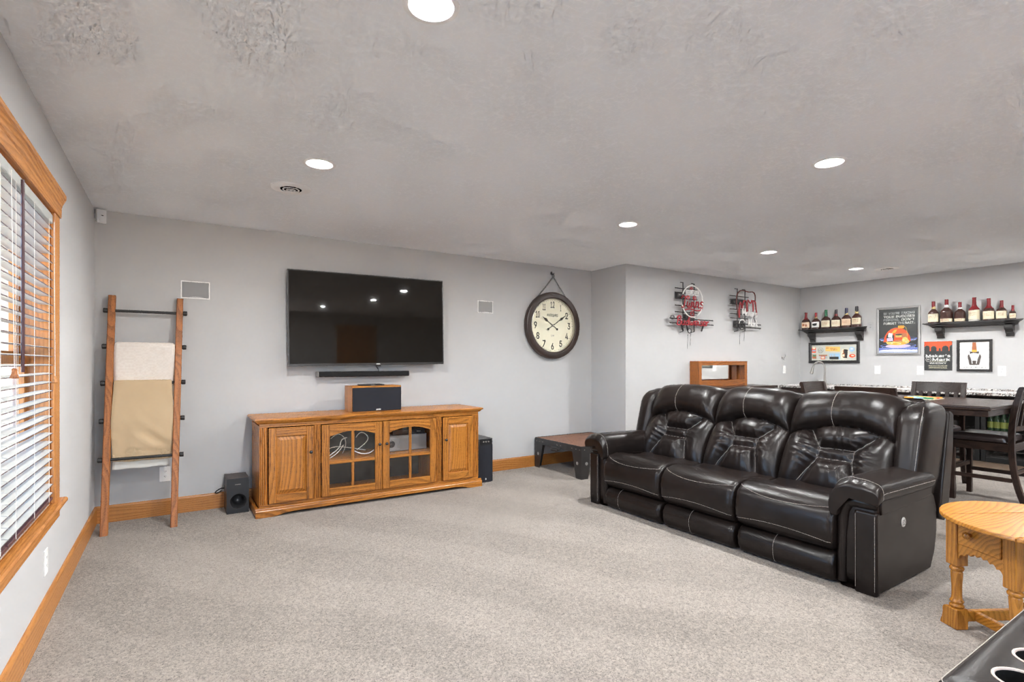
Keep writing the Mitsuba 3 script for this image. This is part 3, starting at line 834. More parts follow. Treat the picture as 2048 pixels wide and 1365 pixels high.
add(t + '__port', g, 'black_plastic', True)
add(t + '__badge', plate(sbox(-0.021, 0.236, 0.021, 0.241), 0.0008, Mf, 0.0122), 'device_grey')
t2 = thing('power_cord', 'short black power cord behind the small subwoofer at the baseboard', 'cord')
add(t2 + '__cord', tube(smooth_path([(0.36, 5.120, 0.165), (0.335, 5.115, 0.172), (0.305, 5.115, 0.160), (0.285, 5.118, 0.138), (0.290, 5.12, 0.135), (0.33, 5.118, 0.150)], 30), 0.0045, 8), 'black_matte', True)

t = thing('subwoofer', 'tall narrow black subwoofer on the carpet right of the oak cabinet', 'subwoofer')
pl = Polygon([(2.618, 5.10), (2.618, 4.76), (2.625, 4.742), (2.66, 4.730), (2.72, 4.726), (2.785, 4.732), (2.812, 4.748), (2.820, 4.775), (2.820, 5.10)])
m = prism(pl, 0.452)
add(t + '__cabinet', m, 'black_plastic', 25)
Mf = frame_of([1, 0, 0], [0, 0, 1], [2.72, 4.7258, 0])
add(t + '__grille_cloth', prism(Polygon([(2.622, 4.76), (2.628, 4.7405), (2.66, 4.7275), (2.72, 4.7235), (2.785, 4.7295), (2.8145, 4.747), (2.822, 4.775), (2.80, 4.775)]), 0.385), 'soft_black', 25)
add(t + '__control_panel', plate(sbox(-0.055, 0.405, 0.055, 0.440).buffer(0.004), 0.003, Mf), 'black_matte')
for dx in (-0.03, 0.0, 0.03):
    add(t + '__control_knob', plate(Point(dx, 0.424).buffer(0.008), 0.008, Mf, 0.003), 'device_grey')
add(t + '__badge', plate(ell(0.0, 0.035, 0.007, 0.010), 0.003, Mf, 0.0008), 'silver_badge')

# ---------------------------------------------------------------- blanket ladder
t = thing('blanket_ladder', 'stained pine blanket ladder with black pipe rungs leaning in the left corner', 'ladder')
Lf, Lt = np.array([-0.437, 4.775, 0.0]), np.array([-0.415, 5.108, 1.775])
Rf, Rt = np.array([-0.012, 4.750, 0.0]), np.array([0.030, 5.108, 1.777])
def rail(a, b):
    d = (b - a) / np.linalg.norm(b - a)
    w, dp = 0.032, 0.062
    R = []
    for P in (a, b):
        R.append([(P[0] - w / 2, P[1] - dp / 2, P[2]), (P[0] + w / 2, P[1] - dp / 2, P[2]), (P[0] + w / 2, P[1] + dp / 2, P[2]), (P[0] - w / 2, P[1] + dp / 2, P[2])])
    m = loft(R)
    return m
w = 0.046
for a, b in ((Lf, Lt), (Rf, Rt)):
    m = loft([[(P[0] + sx * (w / 2), P[1] + sy * 0.030, P[2]) for sx, sy in ((-.8, -1), (.8, -1), (1, -.8), (1, .8), (.8, 1), (-.8, 1), (-1, .8), (-1, -.8))] for P in (a, b)])
    add(t + '__rail', m, 'pine_z')
RZ = [1.655, 1.375, 1.094, 0.812, 0.530]
def onrail(a, b, z):
    return a + (b - a) * (z / b[2])
for z in RZ:
    P, Q = onrail(Lf, Lt, z), onrail(Rf, Rt, z)
    r = add(t + '__rung', tube([P + (-0.045, 0, 0), Q + (0.045, 0, 0)], 0.0105, 14), 'iron_pipe', 40)
    for E, s in ((P, -1), (Q, 1)):
        add(r + '__cap', tube([E + (s * 0.024, 0, 0), E + (s * 0.030, 0, 0), E + (s * 0.050, 0, 0), E + (s * 0.053, 0, 0)], [0.015, 0.0185, 0.0185, 0.015], 16), 'iron_pipe', 40)

def blanket(z_rung, front_z, back_z, inset, thick, seed, amp, nfold, rr, over=0.0, crease=0.9):
    """a folded cloth hanging over a rung: down the front to front_z, down the back to back_z"""
    P, Q = onrail(Lf, Lt, z_rung), onrail(Rf, Rt, z_rung)
    x0, x1 = P[0] + 0.023 + inset[0], Q[0] - 0.023 - inset[1]
    y = (P[1] + Q[1]) / 2
    path = []
    nf = 46
    for k in range(nf):
        u = k / (nf - 1)
        zz_ = front_z + (z_rung - front_z) * u
        path.append((y - rr - over * min(1.0, (z_rung - zz_) / 0.28), zz_, 1 - u))
    for k in range(1, 8):
        a = math.pi * k / 8
        path.append((y - rr * math.cos(a), z_rung + rr * math.sin(a), 0))
    nb = 26
    for k in range(nb):
        u = k / (nb - 1)
        path.append((y + rr, z_rung + (back_z - z_rung) * u, u))
    path = np.array(path)
    nx = 46
    X = np.linspace(0, 1, nx)
    sides = []
    for off in (0, 1):
        G = np.zeros((len(path), nx, 3))
        for i, (yy, zz, hang) in enumerate(path):
            xx = x0 + (x1 - x0) * X + 0.006 * np.sin(zz * 9 + seed) * (X - 0.5) * 2
            pts = np.stack([xx * 9, np.full(nx, zz * 4.0), np.full(nx, seed * 3.1)], 1)
            f = (meshkit.fbm(pts, 3, seed) - 0.5) * amp * (0.35 + hang) * 2
            dn = np.sin(xx * nfold * 6.0 + zz * 2.0 + seed) * amp * 0.35 * hang
            # diagonal creases
            cr = (meshkit.noise(np.stack([xx * 12 + zz * 16, xx * 14 - zz * 5, np.full(nx, seed + 2.0)], 1), seed) - 0.5) * amp * crease * hang * (1 + hang)
            s = -1 if i < nf + 3 else 1
            nrm_y = s
            edge = np.minimum(X, 1 - X)
            th = thick * np.clip(edge / 0.03, 0.15, 1)
            # lean with the ladder: the cloth hangs straight from the rung
            yv = yy + s * (np.abs(f + dn) + np.clip(cr + 0.004 * crease * hang, 0, 1)) + (nrm_y * th if off else 0)
            if over and s < 0:          # the cloth passes behind the lowest rung
                yv = np.maximum(yv, 4.889 - max(0.0, zz - 0.575) * 0.35)
            if nf <= i < nf + 7:
                yv = np.full(nx, yy) + (yy - y) / rr * (th if off else 0)
            zv = zz + (0.004 * np.sin(xx * 30 + seed) if hang > 0.95 else 0) + (th * 0.8 if (off and nf <= i < nf + 7) else 0)
            G[i] = np.stack([xx, yv, np.broadcast_to(zv, (nx,))], 1)
        sides.append(G)
    ring = np.concatenate([sides[0], sides[1][:, ::-1]], 1)
    return loft(ring)
t = thing('blanket', 'cream fleece blanket draped over the ladder\'s second rung', 'blanket')
add(t + '__fleece', blanket(RZ[1], 1.065, 0.95, (0.004, 0.004), 0.016, 3, 0.006, 3, 0.022), 'fleece', True)
zb = RZ[1] - 0.225
P, Q = onrail(Lf, Lt, RZ[1]), onrail(Rf, Rt, RZ[1])
add(t + '__hem_stitch', tube([(x, P[1] - 0.0445 - 0.0015 * math.sin(x * 20), zb + 0.003 * math.sin(x * 9)) for x in np.linspace(P[0] + 0.032, Q[0] - 0.032, 24)], 0.0022, 6), 'cord_white')
t = thing('bed_sheet', 'tan folded sheet draped over the ladder\'s middle rung', 'sheet')
add(t + '__cloth', blanket(RZ[2], 0.505, 0.640, (0.0, 0.010), 0.008, 7, 0.010, 2, 0.0165, 0.058, 2.0), 'tan_cloth', True)
t = thing('blanket', 'pale grey blanket hem hanging below the tan sheet behind the lowest rung', 'blanket')
add(t + '__cloth', blanket(RZ[3], 0.448, 0.470, (0.008, 0.030), 0.007, 11, 0.004, 3, 0.0115), 'grey_cloth', True)

# ---------------------------------------------------------------- wall clock on a chain
t = thing('wall_clock', 'big round dark wall clock with cream face hanging from a chain', 'clock')
CCX, CCZ = 3.890, 1.704
Mc = frame_of([1, 0, 0], [0, 0, 1], [CCX, YB - 0.004, CCZ])
def ring(prof, n=96):
    a = np.linspace(0, 2 * math.pi, n, endpoint=False)
    g = grid(np.array([[(r * math.cos(x), r * math.sin(x), z) for x in a] for r, z in prof]), wrap_u=True, wrap_v=True)
    if g.volume < 0:
        g.invert()
    return g
g = ring([(0.400, 0.0), (0.408, 0.012), (0.409, 0.050), (0.404, 0.064), (0.392, 0.070), (0.345, 0.071), (0.336, 0.066), (0.331, 0.056), (0.331, 0.0)])
g.apply_transform(Mc)
add(t + '__rim', g, 'clock_wood', 35)
g = ring([(0.332, 0.030), (0.332, 0.058), (0.327, 0.060), (0.3235, 0.050), (0.3235, 0.030)])
g.apply_transform(Mc)
add(t + '__inner_ring', g, 'nickel', 35)
add(t + '__face', plate(Point(0, 0).buffer(0.326, quad_segs=24), 0.03, Mc), 'clock_face')
tk = []
for k in range(60):
    a = math.radians(6 * k)
    L, ww = (0.016, 0.0042) if k % 5 == 0 else (0.011, 0.0026)
    p = affinity.rotate(sbox(-ww / 2, 0.312 - L, ww / 2, 0.312), -6 * k, origin=(0, 0))
    tk.append(plate(p, 0.0006, Mc, 0.0302))
tk.append(plate(Point(0, 0).buffer(0.3145, quad_segs=24).difference(Point(0, 0).buffer(0.3125, quad_segs=24)), 0.0006, Mc, 0.0302))
add(t + '__minute_track', cat(tk), 'clock_ink')
for k in range(1, 13):
    a = math.radians(30 * k)
    s = str(k)
    add(t + '__numeral', text(s, 0.076, Mc, 0.256 * math.sin(a), 0.256 * math.cos(a), width={1: 0.014, 11: 0.044, 10: 0.060, 12: 0.060}.get(k, 0.043), off=0.0304, bold=True), 'clock_ink')
add(t + '__lettering', text('ANTIQUES', 0.030, Mc, -0.002, 0.125, width=0.165, off=0.0304, bold=True), 'clock_ink')
add(t + '__lettering', text('1908', 0.016, Mc, 0.0, -0.125, width=0.048, off=0.0304), 'clock_ink')
def hand(L, tail, w, deg, off):
    L2 = L * 0.55
    p = sbox(-w * .35, 0, w * .35, L2).union(Polygon([(-w * .4, L2 - .01), (-w * 1.5, L2 + 0.02), (-w * .5, L2 + 0.055), (-w * .22, L), (w * .22, L), (w * .5, L2 + 0.055), (w * 1.5, L2 + 0.02), (w * .4, L2 - .01)]))
    p = p.union(Point(0, 0).buffer(0.013)).union(sbox(-w * .3, -tail, w * .3, 0)).union(Point(0, -tail).buffer(0.014))
    return plate(affinity.rotate(p, -deg, origin=(0, 0)), 0.002, Mc, off)
add(t + '__hour_hand', hand(0.185, 0.080, 0.012, 304, 0.036), 'clock_ink')
add(t + '__minute_hand', hand(0.245, 0.085, 0.012, 57, 0.040), 'clock_ink')
add(t + '__pivot', plate(Point(0, 0).buffer(0.011), 0.010, Mc, 0.034), 'nickel')
# rivets on the rim, chain of links
for k in range(16):
    a = math.radians(22.5 * k + 11)
    add(t + '__rivet', plate(Point(0.370 * math.cos(a), 0.370 * math.sin(a)).buffer(0.006), 0.003, Mc, 0.070), 'black_steel')
hook_p = np.array([3.905, YB - 0.030, 2.305])
lk = None
for s, e in ((-1, np.array([3.890 - 0.238, YB - 0.045, 2.033])), (1, np.array([3.890 + 0.198, YB - 0.045, 2.062]))):
    d = e - hook_p
    n = int(np.linalg.norm(d) / 0.021)
    links = []
    for k in range(n):
        c = hook_p + d * (k + 0.5) / n
        u = d / np.linalg.norm(d)
        v = np.array([0, 1.0, 0]) if k % 2 else np.cross(u, [0, 1.0, 0])
        a = np.linspace(0, 2 * math.pi, 12, endpoint=False)
        links.append(tube([c + u * 0.0145 * math.cos(x) + v * 0.0075 * math.sin(x) for x in a], 0.0022, 5, closed=True))
    add(t + '__chain', cat(links), 'black_steel')
a = np.linspace(0, 2 * math.pi, 20, endpoint=False)
add(t + '__hanging_ring', tube([hook_p + (0.016 * math.cos(x), 0, 0.012 + 0.016 * math.sin(x)) for x in a], 0.003, 6, closed=True), 'black_steel', True)
t = thing('clock_hook', 'small black hook in the wall holding the clock chain', 'hook')
add(t + '__plate', plate(ell(0, 0, 0.013, 0.022), 0.006, frame_of([1, 0, 0], [0, 0, 1], [3.898, YB, 2.352])), 'black_steel')
add(t + '__prong', tube(smooth_path([(3.898, YB - 0.004, 2.350), (3.899, YB - 0.030, 2.335), (3.902, YB - 0.040, 2.322), (3.904, YB - 0.040, 2.340), (3.905, YB - 0.046, 2.350)], 18), 0.0045, 8), 'black_steel', True)

# ---------------------------------------------------------------- low industrial table in the corner
t = thing('low_table', 'low black steel table with brown plank top in the corner below the clock', 'table')
tx0, tx1, ty0, ty1, tz = 3.632, 4.500, 4.270, 5.125, 0.350
n = 5
for k in range(n):
    a, b = ty0 + 0.012 + (ty1 - ty0 - 0.024) * k / n, ty0 + 0.012 + (ty1 - ty0 - 0.024) * (k + 1) / n
    add(t + '__plank', box(tx0 + 0.010, tx1 - 0.010, a + 0.0008, b - 0.0008, tz - 0.030, tz - 0.001 * (k % 2), 0.002), 'plank_x')
fr = cat(box(tx0, tx1, ty0, ty0 + 0.006, tz - 0.072, tz + 0.003, 0.002), box(tx0, tx1, ty1 - 0.006, ty1, tz - 0.072, tz + 0.003, 0.002),
         box(tx0, tx0 + 0.006, ty0, ty1, tz - 0.072, tz + 0.003, 0.002), box(tx1 - 0.006, tx1, ty0, ty1, tz - 0.072, tz + 0.003, 0.002))
add(t + '__frame', fr, 'black_steel')
for X0, sx in ((tx0, 1), (tx1, -1)):
    for Y0, sy in ((ty0, 1), (ty1, -1)):
        lp = Polygon([(0, 0), (0.092, 0), (0.155, tz - 0.075), (0.155, tz - 0.006), (0, tz - 0.006)])
        a = plate(lp, 0.006, frame_of([1, 0, 0], [0, 0, 1], [0, 0.006, 0]))
        b = plate(lp, 0.006, frame_of([0, 1, 0], [0, 0, 1], [0.000, 0, 0]))
        m = cat(a, b)
        m.apply_transform(np.diag([sx, sy, 1, 1]))
        if sx * sy < 0:
            m.invert()
        m.apply_translation([X0 - sx * 0.002, Y0 - sy * 0.002, 0])
        lg = add(t + '__leg', m, 'black_steel')
        d1 = plate(Point(0.070, 0.165).buffer(0.018), 0.002, frame_of([1, 0, 0], [0, 0, 1], [0, 0, 0]))
        d2 = plate(Point(0.070, 0.165).buffer(0.018), 0.002, frame_of([0, 1, 0], [0, 0, 1], [-0.002, 0, 0]))
        dd = cat(d1, d2)
        dd.apply_transform(np.diag([sx, sy, 1, 1]))
        dd.apply_translation([X0 - sx * 0.002, Y0 - sy * 0.002, 0])
        add(lg + '__disc', dd, 'tin')
rv = []
for yy in (0.03, 0.09, 0.16, 0.36, 0.42, 0.70, 0.76, 0.82):
    rv.append(moved(lathe([(0, 0), (0.006, 0), (0.005, 0.003), (0, 0.004)], 10), rot('y', -90), (tx0, ty0 + yy, tz - 0.035)))
for xx in (0.04, 0.13, 0.4, 0.7):
    rv.append(moved(lathe([(0, 0), (0.006, 0), (0.005, 0.003), (0, 0.004)], 10), rot('x', 90), (tx0 + xx, ty0, tz - 0.035)))
for m in rv:
    add(t + '__bolt', m, 'nickel')
lt = cat(box(tx0 - 0.014, tx0, ty0 + 0.36, ty0 + 0.52, tz - 0.085, tz - 0.060, 0.004), cyl((tx0 - 0.010, ty0 + 0.40, tz - 0.095), (tx0 - 0.010, ty0 + 0.52, tz - 0.095), 0.013, 14))
add(t + '__latch', lt, 'black_steel')

# ---------------------------------------------------------------- leather reclining sofa (faces -x)
t = thing('reclining_sofa', 'dark brown three-seat leather reclining sofa with pale stitching', 'sofa')
SY0, SY1 = 1.272, 3.560            # outer faces of the arms
SEATS = [(3.352, 2.735), (2.725, 2.108), (2.098, 1.481)]      # left to right in the photo, y from high to low

def seg_dist(px, py, a, b):
    ax, ay = a
    bx, by = b
    dx, dy = bx - ax, by - ay
    s = np.clip(((px - ax) * dx + (py - ay) * dy) / (dx * dx + dy * dy), 0, 1)
    return np.hypot(px - ax - s * dx, py - ay - s * dy)

# back cushion: u in -1..1 across (+u towards -y, the photo's right), v in 0..1 from the seat to the top
VB = 0.585
def crease(u):
    return VB + 0.062 - 0.115 * u * u + 0.015 * u
RECT = (-0.30, 0.34, 0.315, 0.425)
SEAMS = [((RECT[0], RECT[3]), (-0.55, 0.60)), ((RECT[1], RECT[3]), (0.62, 0.56)), ((RECT[0], RECT[2]), (-0.62, -0.02)), ((RECT[1], RECT[2]), (0.50, -0.02)),
         ((RECT[0], RECT[3]), (RECT[1], RECT[3])), ((RECT[0], RECT[2]), (RECT[1], RECT[2])), ((RECT[0], RECT[2]), (RECT[0], RECT[3])), ((RECT[1], RECT[2]), (RECT[1], RECT[3]))]
def cushion_h(u, v, seed):
    au = np.abs(u)
    side = (1 - np.clip(au, 0, 1) ** 5) ** 0.5
    vc = crease(u)
    up = v > vc
    # head roll
    s = np.clip((v - vc) / (1.0 - vc), 0, 1)
    head = 0.140 * np.sin(np.pi * np.clip(s, 0, 1) ** 0.80) ** 0.55
    # lower panels
    d = np.full_like(u, 9.0)
    for a, b in SEAMS:
        d = np.minimum(d, seg_dist(u * 0.5, v, (a[0] * 0.5, a[1]), (b[0] * 0.5, b[1])))
    q = np.clip((vc - v) / vc, 0, 1)
    endv = np.sin(np.pi * np.clip(0.04 + 0.96 * q, 0, 1)) ** 0.32
    inrect = (u > RECT[0]) & (u < RECT[1]) & (v > RECT[2]) & (v < RECT[3])
    pil = 1 - np.exp(-(d / 0.055) ** 1.3)
    low = endv * (0.030 + 0.078 * pil * np.where(inrect, 0.35, 1.0))
    # gathers running into the seams and the crease
    wr = np.zeros_like(u)
    g1 = np.sin(u * 46 + 5 * meshkit.noise(np.stack([u * 3, v * 4, u * 0 + seed], -1), seed) * 3)
    near = np.exp(-np.clip(np.abs(v - vc), 0, 1) / 0.050)
    wr += g1 * 0.0036 * near * (0.35 + 0.65 * meshkit.noise(np.stack([u * 4, v * 2, u * 0 + 3 + seed], -1), seed + 5))
    g2 = np.sin(u * 38 + v * 7 + 2.5 * seed + 4 * meshkit.noise(np.stack([u * 4, v * 6, u * 0 + seed], -1), seed + 1))
    cenu = np.exp(-((u - 0.02) / 0.40) ** 2)
    wr += np.where(up, 0, g2 * 0.0046 * cenu * np.exp(-d / 0.09) * (1 - inrect * 0.7))
    g3 = np.sin(v * 92 + u * 8 + seed + 5 * meshkit.noise(np.stack([u * 3, v * 5, u * 0 + 1 + seed], -1), seed + 2))
    sideu = np.exp(-((au - 0.44) / 0.22) ** 2) * np.exp(-((v - 0.36) / 0.16) ** 2)
    wr += np.where(up, 0, g3 * 0.0048 * sideu)
    wr += g3 * 0.0025 * np.exp(-(1 - au) / 0.06)
    wr += (meshkit.fbm(np.stack([u * 2.2, v * 3.2, u * 0 + seed * 1.7], -1), 3, seed) - 0.5) * 0.022
    return side * (np.where(up, head, low) + wr) 

def back_surface(yc, hw, seed):
    def P(u, v):
        u, v = np.asarray(u, float), np.asarray(v, float)
        hh = cushion_h(u, v, seed)
        # leaning base line, rolled over at the top
        vv = np.clip(v, 0, 1)
        x0 = 3.600 + 0.330 * vv + 0.06 * np.clip((vv - 0.86) / 0.14, 0, 1) ** 2
        z0 = 0.395 + 0.620 * vv - 0.020 * np.clip((vv - 0.86) / 0.14, 0, 1) ** 2
        an = np.radians(27 + 62 * np.clip((vv - 0.62) / 0.38, 0, 1) ** 1.5)
        y = yc - hw * u * (1 - 0.05 * np.clip(vv - 0.62, 0, 1) * 0)
        # the head roll leans out a little in plan
        return np.stack([x0 - np.cos(an) * hh, y, z0 + np.sin(an) * hh], -1)
    return P

bc_all = []
for i, (ya, yb) in enumerate(SEATS):
    yc, hw = (ya + yb) / 2, (ya - yb) / 2 + 0.004
    if i == 0:
        yc, hw = yc + 0.03, hw + 0.03
    if i == 2:
        yc, hw = yc - 0.03, hw + 0.03
    P = back_surface(yc, hw, 3 + 4 * i)
    uu = np.sin(np.linspace(-np.pi / 2, np.pi / 2, 101))
    vv = np.r_[np.linspace(0, 1.0, 131)]
    U, V = np.meshgrid(uu, vv, indexing='ij')
    front = P(U, V)
    back = front.copy()
    back[..., 0] = 3.600 + 0.330 * V + 0.06 * np.clip((V - 0.86) / 0.14, 0, 1) ** 2 + 0.03
    back[..., 1] = yc - hw * U
    back[..., 2] = 0.395 + 0.620 * V - 0.02 * np.clip((V - 0.86) / 0.14, 0, 1) ** 2
    m = grid(np.concatenate([front, back[:, ::-1]], 1), wrap_v=True)
    if m.volume < 0:
        m.invert()
    bc = add(t + '__back_cushion', m, 'leather', True)
    def stitch(pts, r=0.0011, lift=0.0026):
        p = np.array(pts)
        q = P(p[:, 0], p[:, 1])
        e = 1e-3
        n = np.cross(P(p[:, 0] + e, p[:, 1]) - q, P(p[:, 0], p[:, 1] + e) - q)
        n /= np.linalg.norm(n, axis=1, keepdims=True) + 1e-12
        n *= np.sign(-n[:, :1] + 1e-9)
        return tube(q + n * lift, r, 5)
    def line(a, b, bow=0.0, n=30):
        s = np.linspace(0, 1, n)
        dx, dy = b[0] - a[0], b[1] - a[1]
        return np.stack([a[0] + dx * s - bow * dy * np.sin(np.pi * s), a[1] + dy * s + bow * dx * np.sin(np.pi * s)], 1)
    st = [stitch(line(*SEAMS[0])), stitch(line(*SEAMS[1])), stitch(line((RECT[0], RECT[2]), (-0.62, 0.03))), stitch(line((RECT[1], RECT[2]), (0.50, 0.03)))]
    st += [stitch(line(*SEAMS[k])) for k in (4, 5, 6, 7)]
    s = np.linspace(VB + 0.05, 0.985, 40)
    st.append(stitch(np.stack([-0.12 + 0.0 * s, s], 1)))
    add(bc + '__stitching', cat(st), 'thread')

# seat cushions and footrests lofted across the seat
def pillow(profile, ya, yb, rnd, power=2.6, n=41, seed=0, wr=0.004):
    pr = np.array(profile, float)
    c = np.array([pr[:, 0].mean() + 0.10, pr[:, 1].mean()])
    u = np.sin(np.linspace(-np.pi / 2, np.pi / 2, n))
    half = (ya - yb) / 2
    R = []
    for k, uk in enumerate(u):
        e = half * (1 - abs(uk))
        s = 1.0
        ins = 0.0
        if e < rnd:
            ins = rnd * (1 - (1 - (1 - e / rnd) ** power) ** (1 / power))
        y = (ya + yb) / 2 - half * uk
        d = pr - c
        L = np.linalg.norm(d, axis=1, keepdims=True)
        q = pr - d / L * np.minimum(ins, L * 0.6)
        f = meshkit.fbm(np.stack([np.full(len(pr), y * 4.0), pr[:, 0] * 5, pr[:, 1] * 5 + seed], 1), 3, seed) - 0.5
        g = np.sin(np.arange(len(pr)) * 1.9 + 3 * f * 6) * np.exp(-e / 0.05)
        q = q + d / L * (f * wr * 3 + g * wr * 0.9)[:, None]
        R.append(np.stack([q[:, 0], np.full(len(pr), y), q[:, 1]], 1))
    return loft(R), R

def closed_profile(pts, n=64):
    return smooth_path(pts, n, closed=True)

SP = closed_profile([(3.70, 0.28), (3.70, 0.405), (3.48, 0.437), (3.28, 0.466), (3.165, 0.458), (3.105, 0.415), (3.080, 0.330), (3.090, 0.240), (3.135, 0.192), (3.30, 0.187), (3.55, 0.22)], 80)
FP = closed_profile([(3.32, 0.025), (3.32, 0.165), (3.22, 0.182), (3.140, 0.174), (3.103, 0.130), (3.102, 0.070), (3.128, 0.018), (3.21, 0.008)], 48)
for i, (ya, yb) in enumerate(SEATS):
    m, R = pillow(SP, ya, yb, 0.050, seed=2 + i)
    sc = add(t + '__seat_cushion', m, 'leather', True)
    R = np.array(R)
    # contrast stitching: two arcs over the front
    def on_front(y, zt):
        k = int(np.argmin(np.abs(R[:, 0, 1] - y)))
        ring_ = R[k]
        fr = ring_[(ring_[:, 0] < 3.30)]
        fr = fr[np.argsort(fr[:, 2])]
        lowr = fr[fr[:, 2] > 0.196]
        j = np.argsort(lowr[:, 2])
        return np.array([np.interp(zt, lowr[j, 2], lowr[j, 0]), ring_[0, 1], zt])
    ys = R[4:-4, 0, 1]
    uu = (ya - ys) / (ya - yb)
    up = [on_front(y, 0.455 - 0.038 * math.sin(math.pi * u ** 0.8) - 0.022 * u) for y, u in zip(ys, uu)]
    lo = [on_front(y, 0.234 + 0.026 * math.sin(math.pi * u ** 0.9)) for y, u in zip(ys, uu)]
    off = np.array([-0.0022, 0, 0.0012])
    add(sc + '__stitching', cat(tube(np.array(up) + off, 0.0011, 5), tube(np.array(lo) + off, 0.0011, 5)), 'thread')
    m, R = pillow(FP, ya - 0.006, yb + 0.006, 0.040, seed=9 + i)
    fk = add(t + '__footrest', m, 'leather', True)
    R = np.array(R)
    k = int(len(R) * (0.44 if i else 0.36))
    fr = R[k][(R[k][:, 0] < 3.2)]
    fr = fr[np.argsort(fr[:, 2])]
    add(fk + '__stitching', tube(fr + np.array([-0.002, 0, 0]), 0.0011, 5), 'thread')
add(t + '__base', box(3.22, 3.88, SY0 + 0.05, SY1 - 0.05, 0.012, 0.36), 'black_matte')
add(t + '__foot', cat([box(x, x + .05, y, y + .05, 0, 0.013) for x in (3.25, 3.80) for y in (SY0 + .08, 2.39, SY1 - .13)]), 'black_plastic')

# arms
AP = [(3.150, 0.002), (3.142, 0.10), (3.140, 0.30), (3.140, 0.47), (3.160, 0.525), (3.22, 0.540), (3.60, 0.535), (3.80, 0.515), (3.90, 0.45), (3.945, 0.36), (3.945, 0.22), (3.915, 0.10), (3.85, 0.002)]
def rounded_slab(poly, y0, y1, r):
    """an x-z outline extruded along y with rounded rims"""
    pg = Polygon(poly).buffer(0)
    R = []
    base = np.array(pg.exterior.coords)[:-1]
    ins = [(0, 1.0), (0.08, 0.6), (0.3, 0.28), (0.65, 0.07), (1.0, 0.0)]
    st = [(y0 + r * a, r * b) for a, b in ins] + [(y1 - r * a, r * b) for a, b in ins[::-1]]
    c = base.mean(0)
    for y, d in st:
        q = []
        n = len(base)
        for k in range(n):
            p0, p1, p2 = base[k - 1], base[k], base[(k + 1) % n]
            t1, t2 = p1 - p0, p2 - p1
            n1 = np.array([t1[1], -t1[0]]) / np.linalg.norm(t1)
            n2 = np.array([t2[1], -t2[0]]) / np.linalg.norm(t2)
            nn = n1 + n2
            nn /= np.linalg.norm(nn)
            if nn @ (p1 - c) < 0:
                nn = -nn
            q.append(p1 - nn * d)
        R.append([(a, y, b) for a, b in q])
    return loft(R)

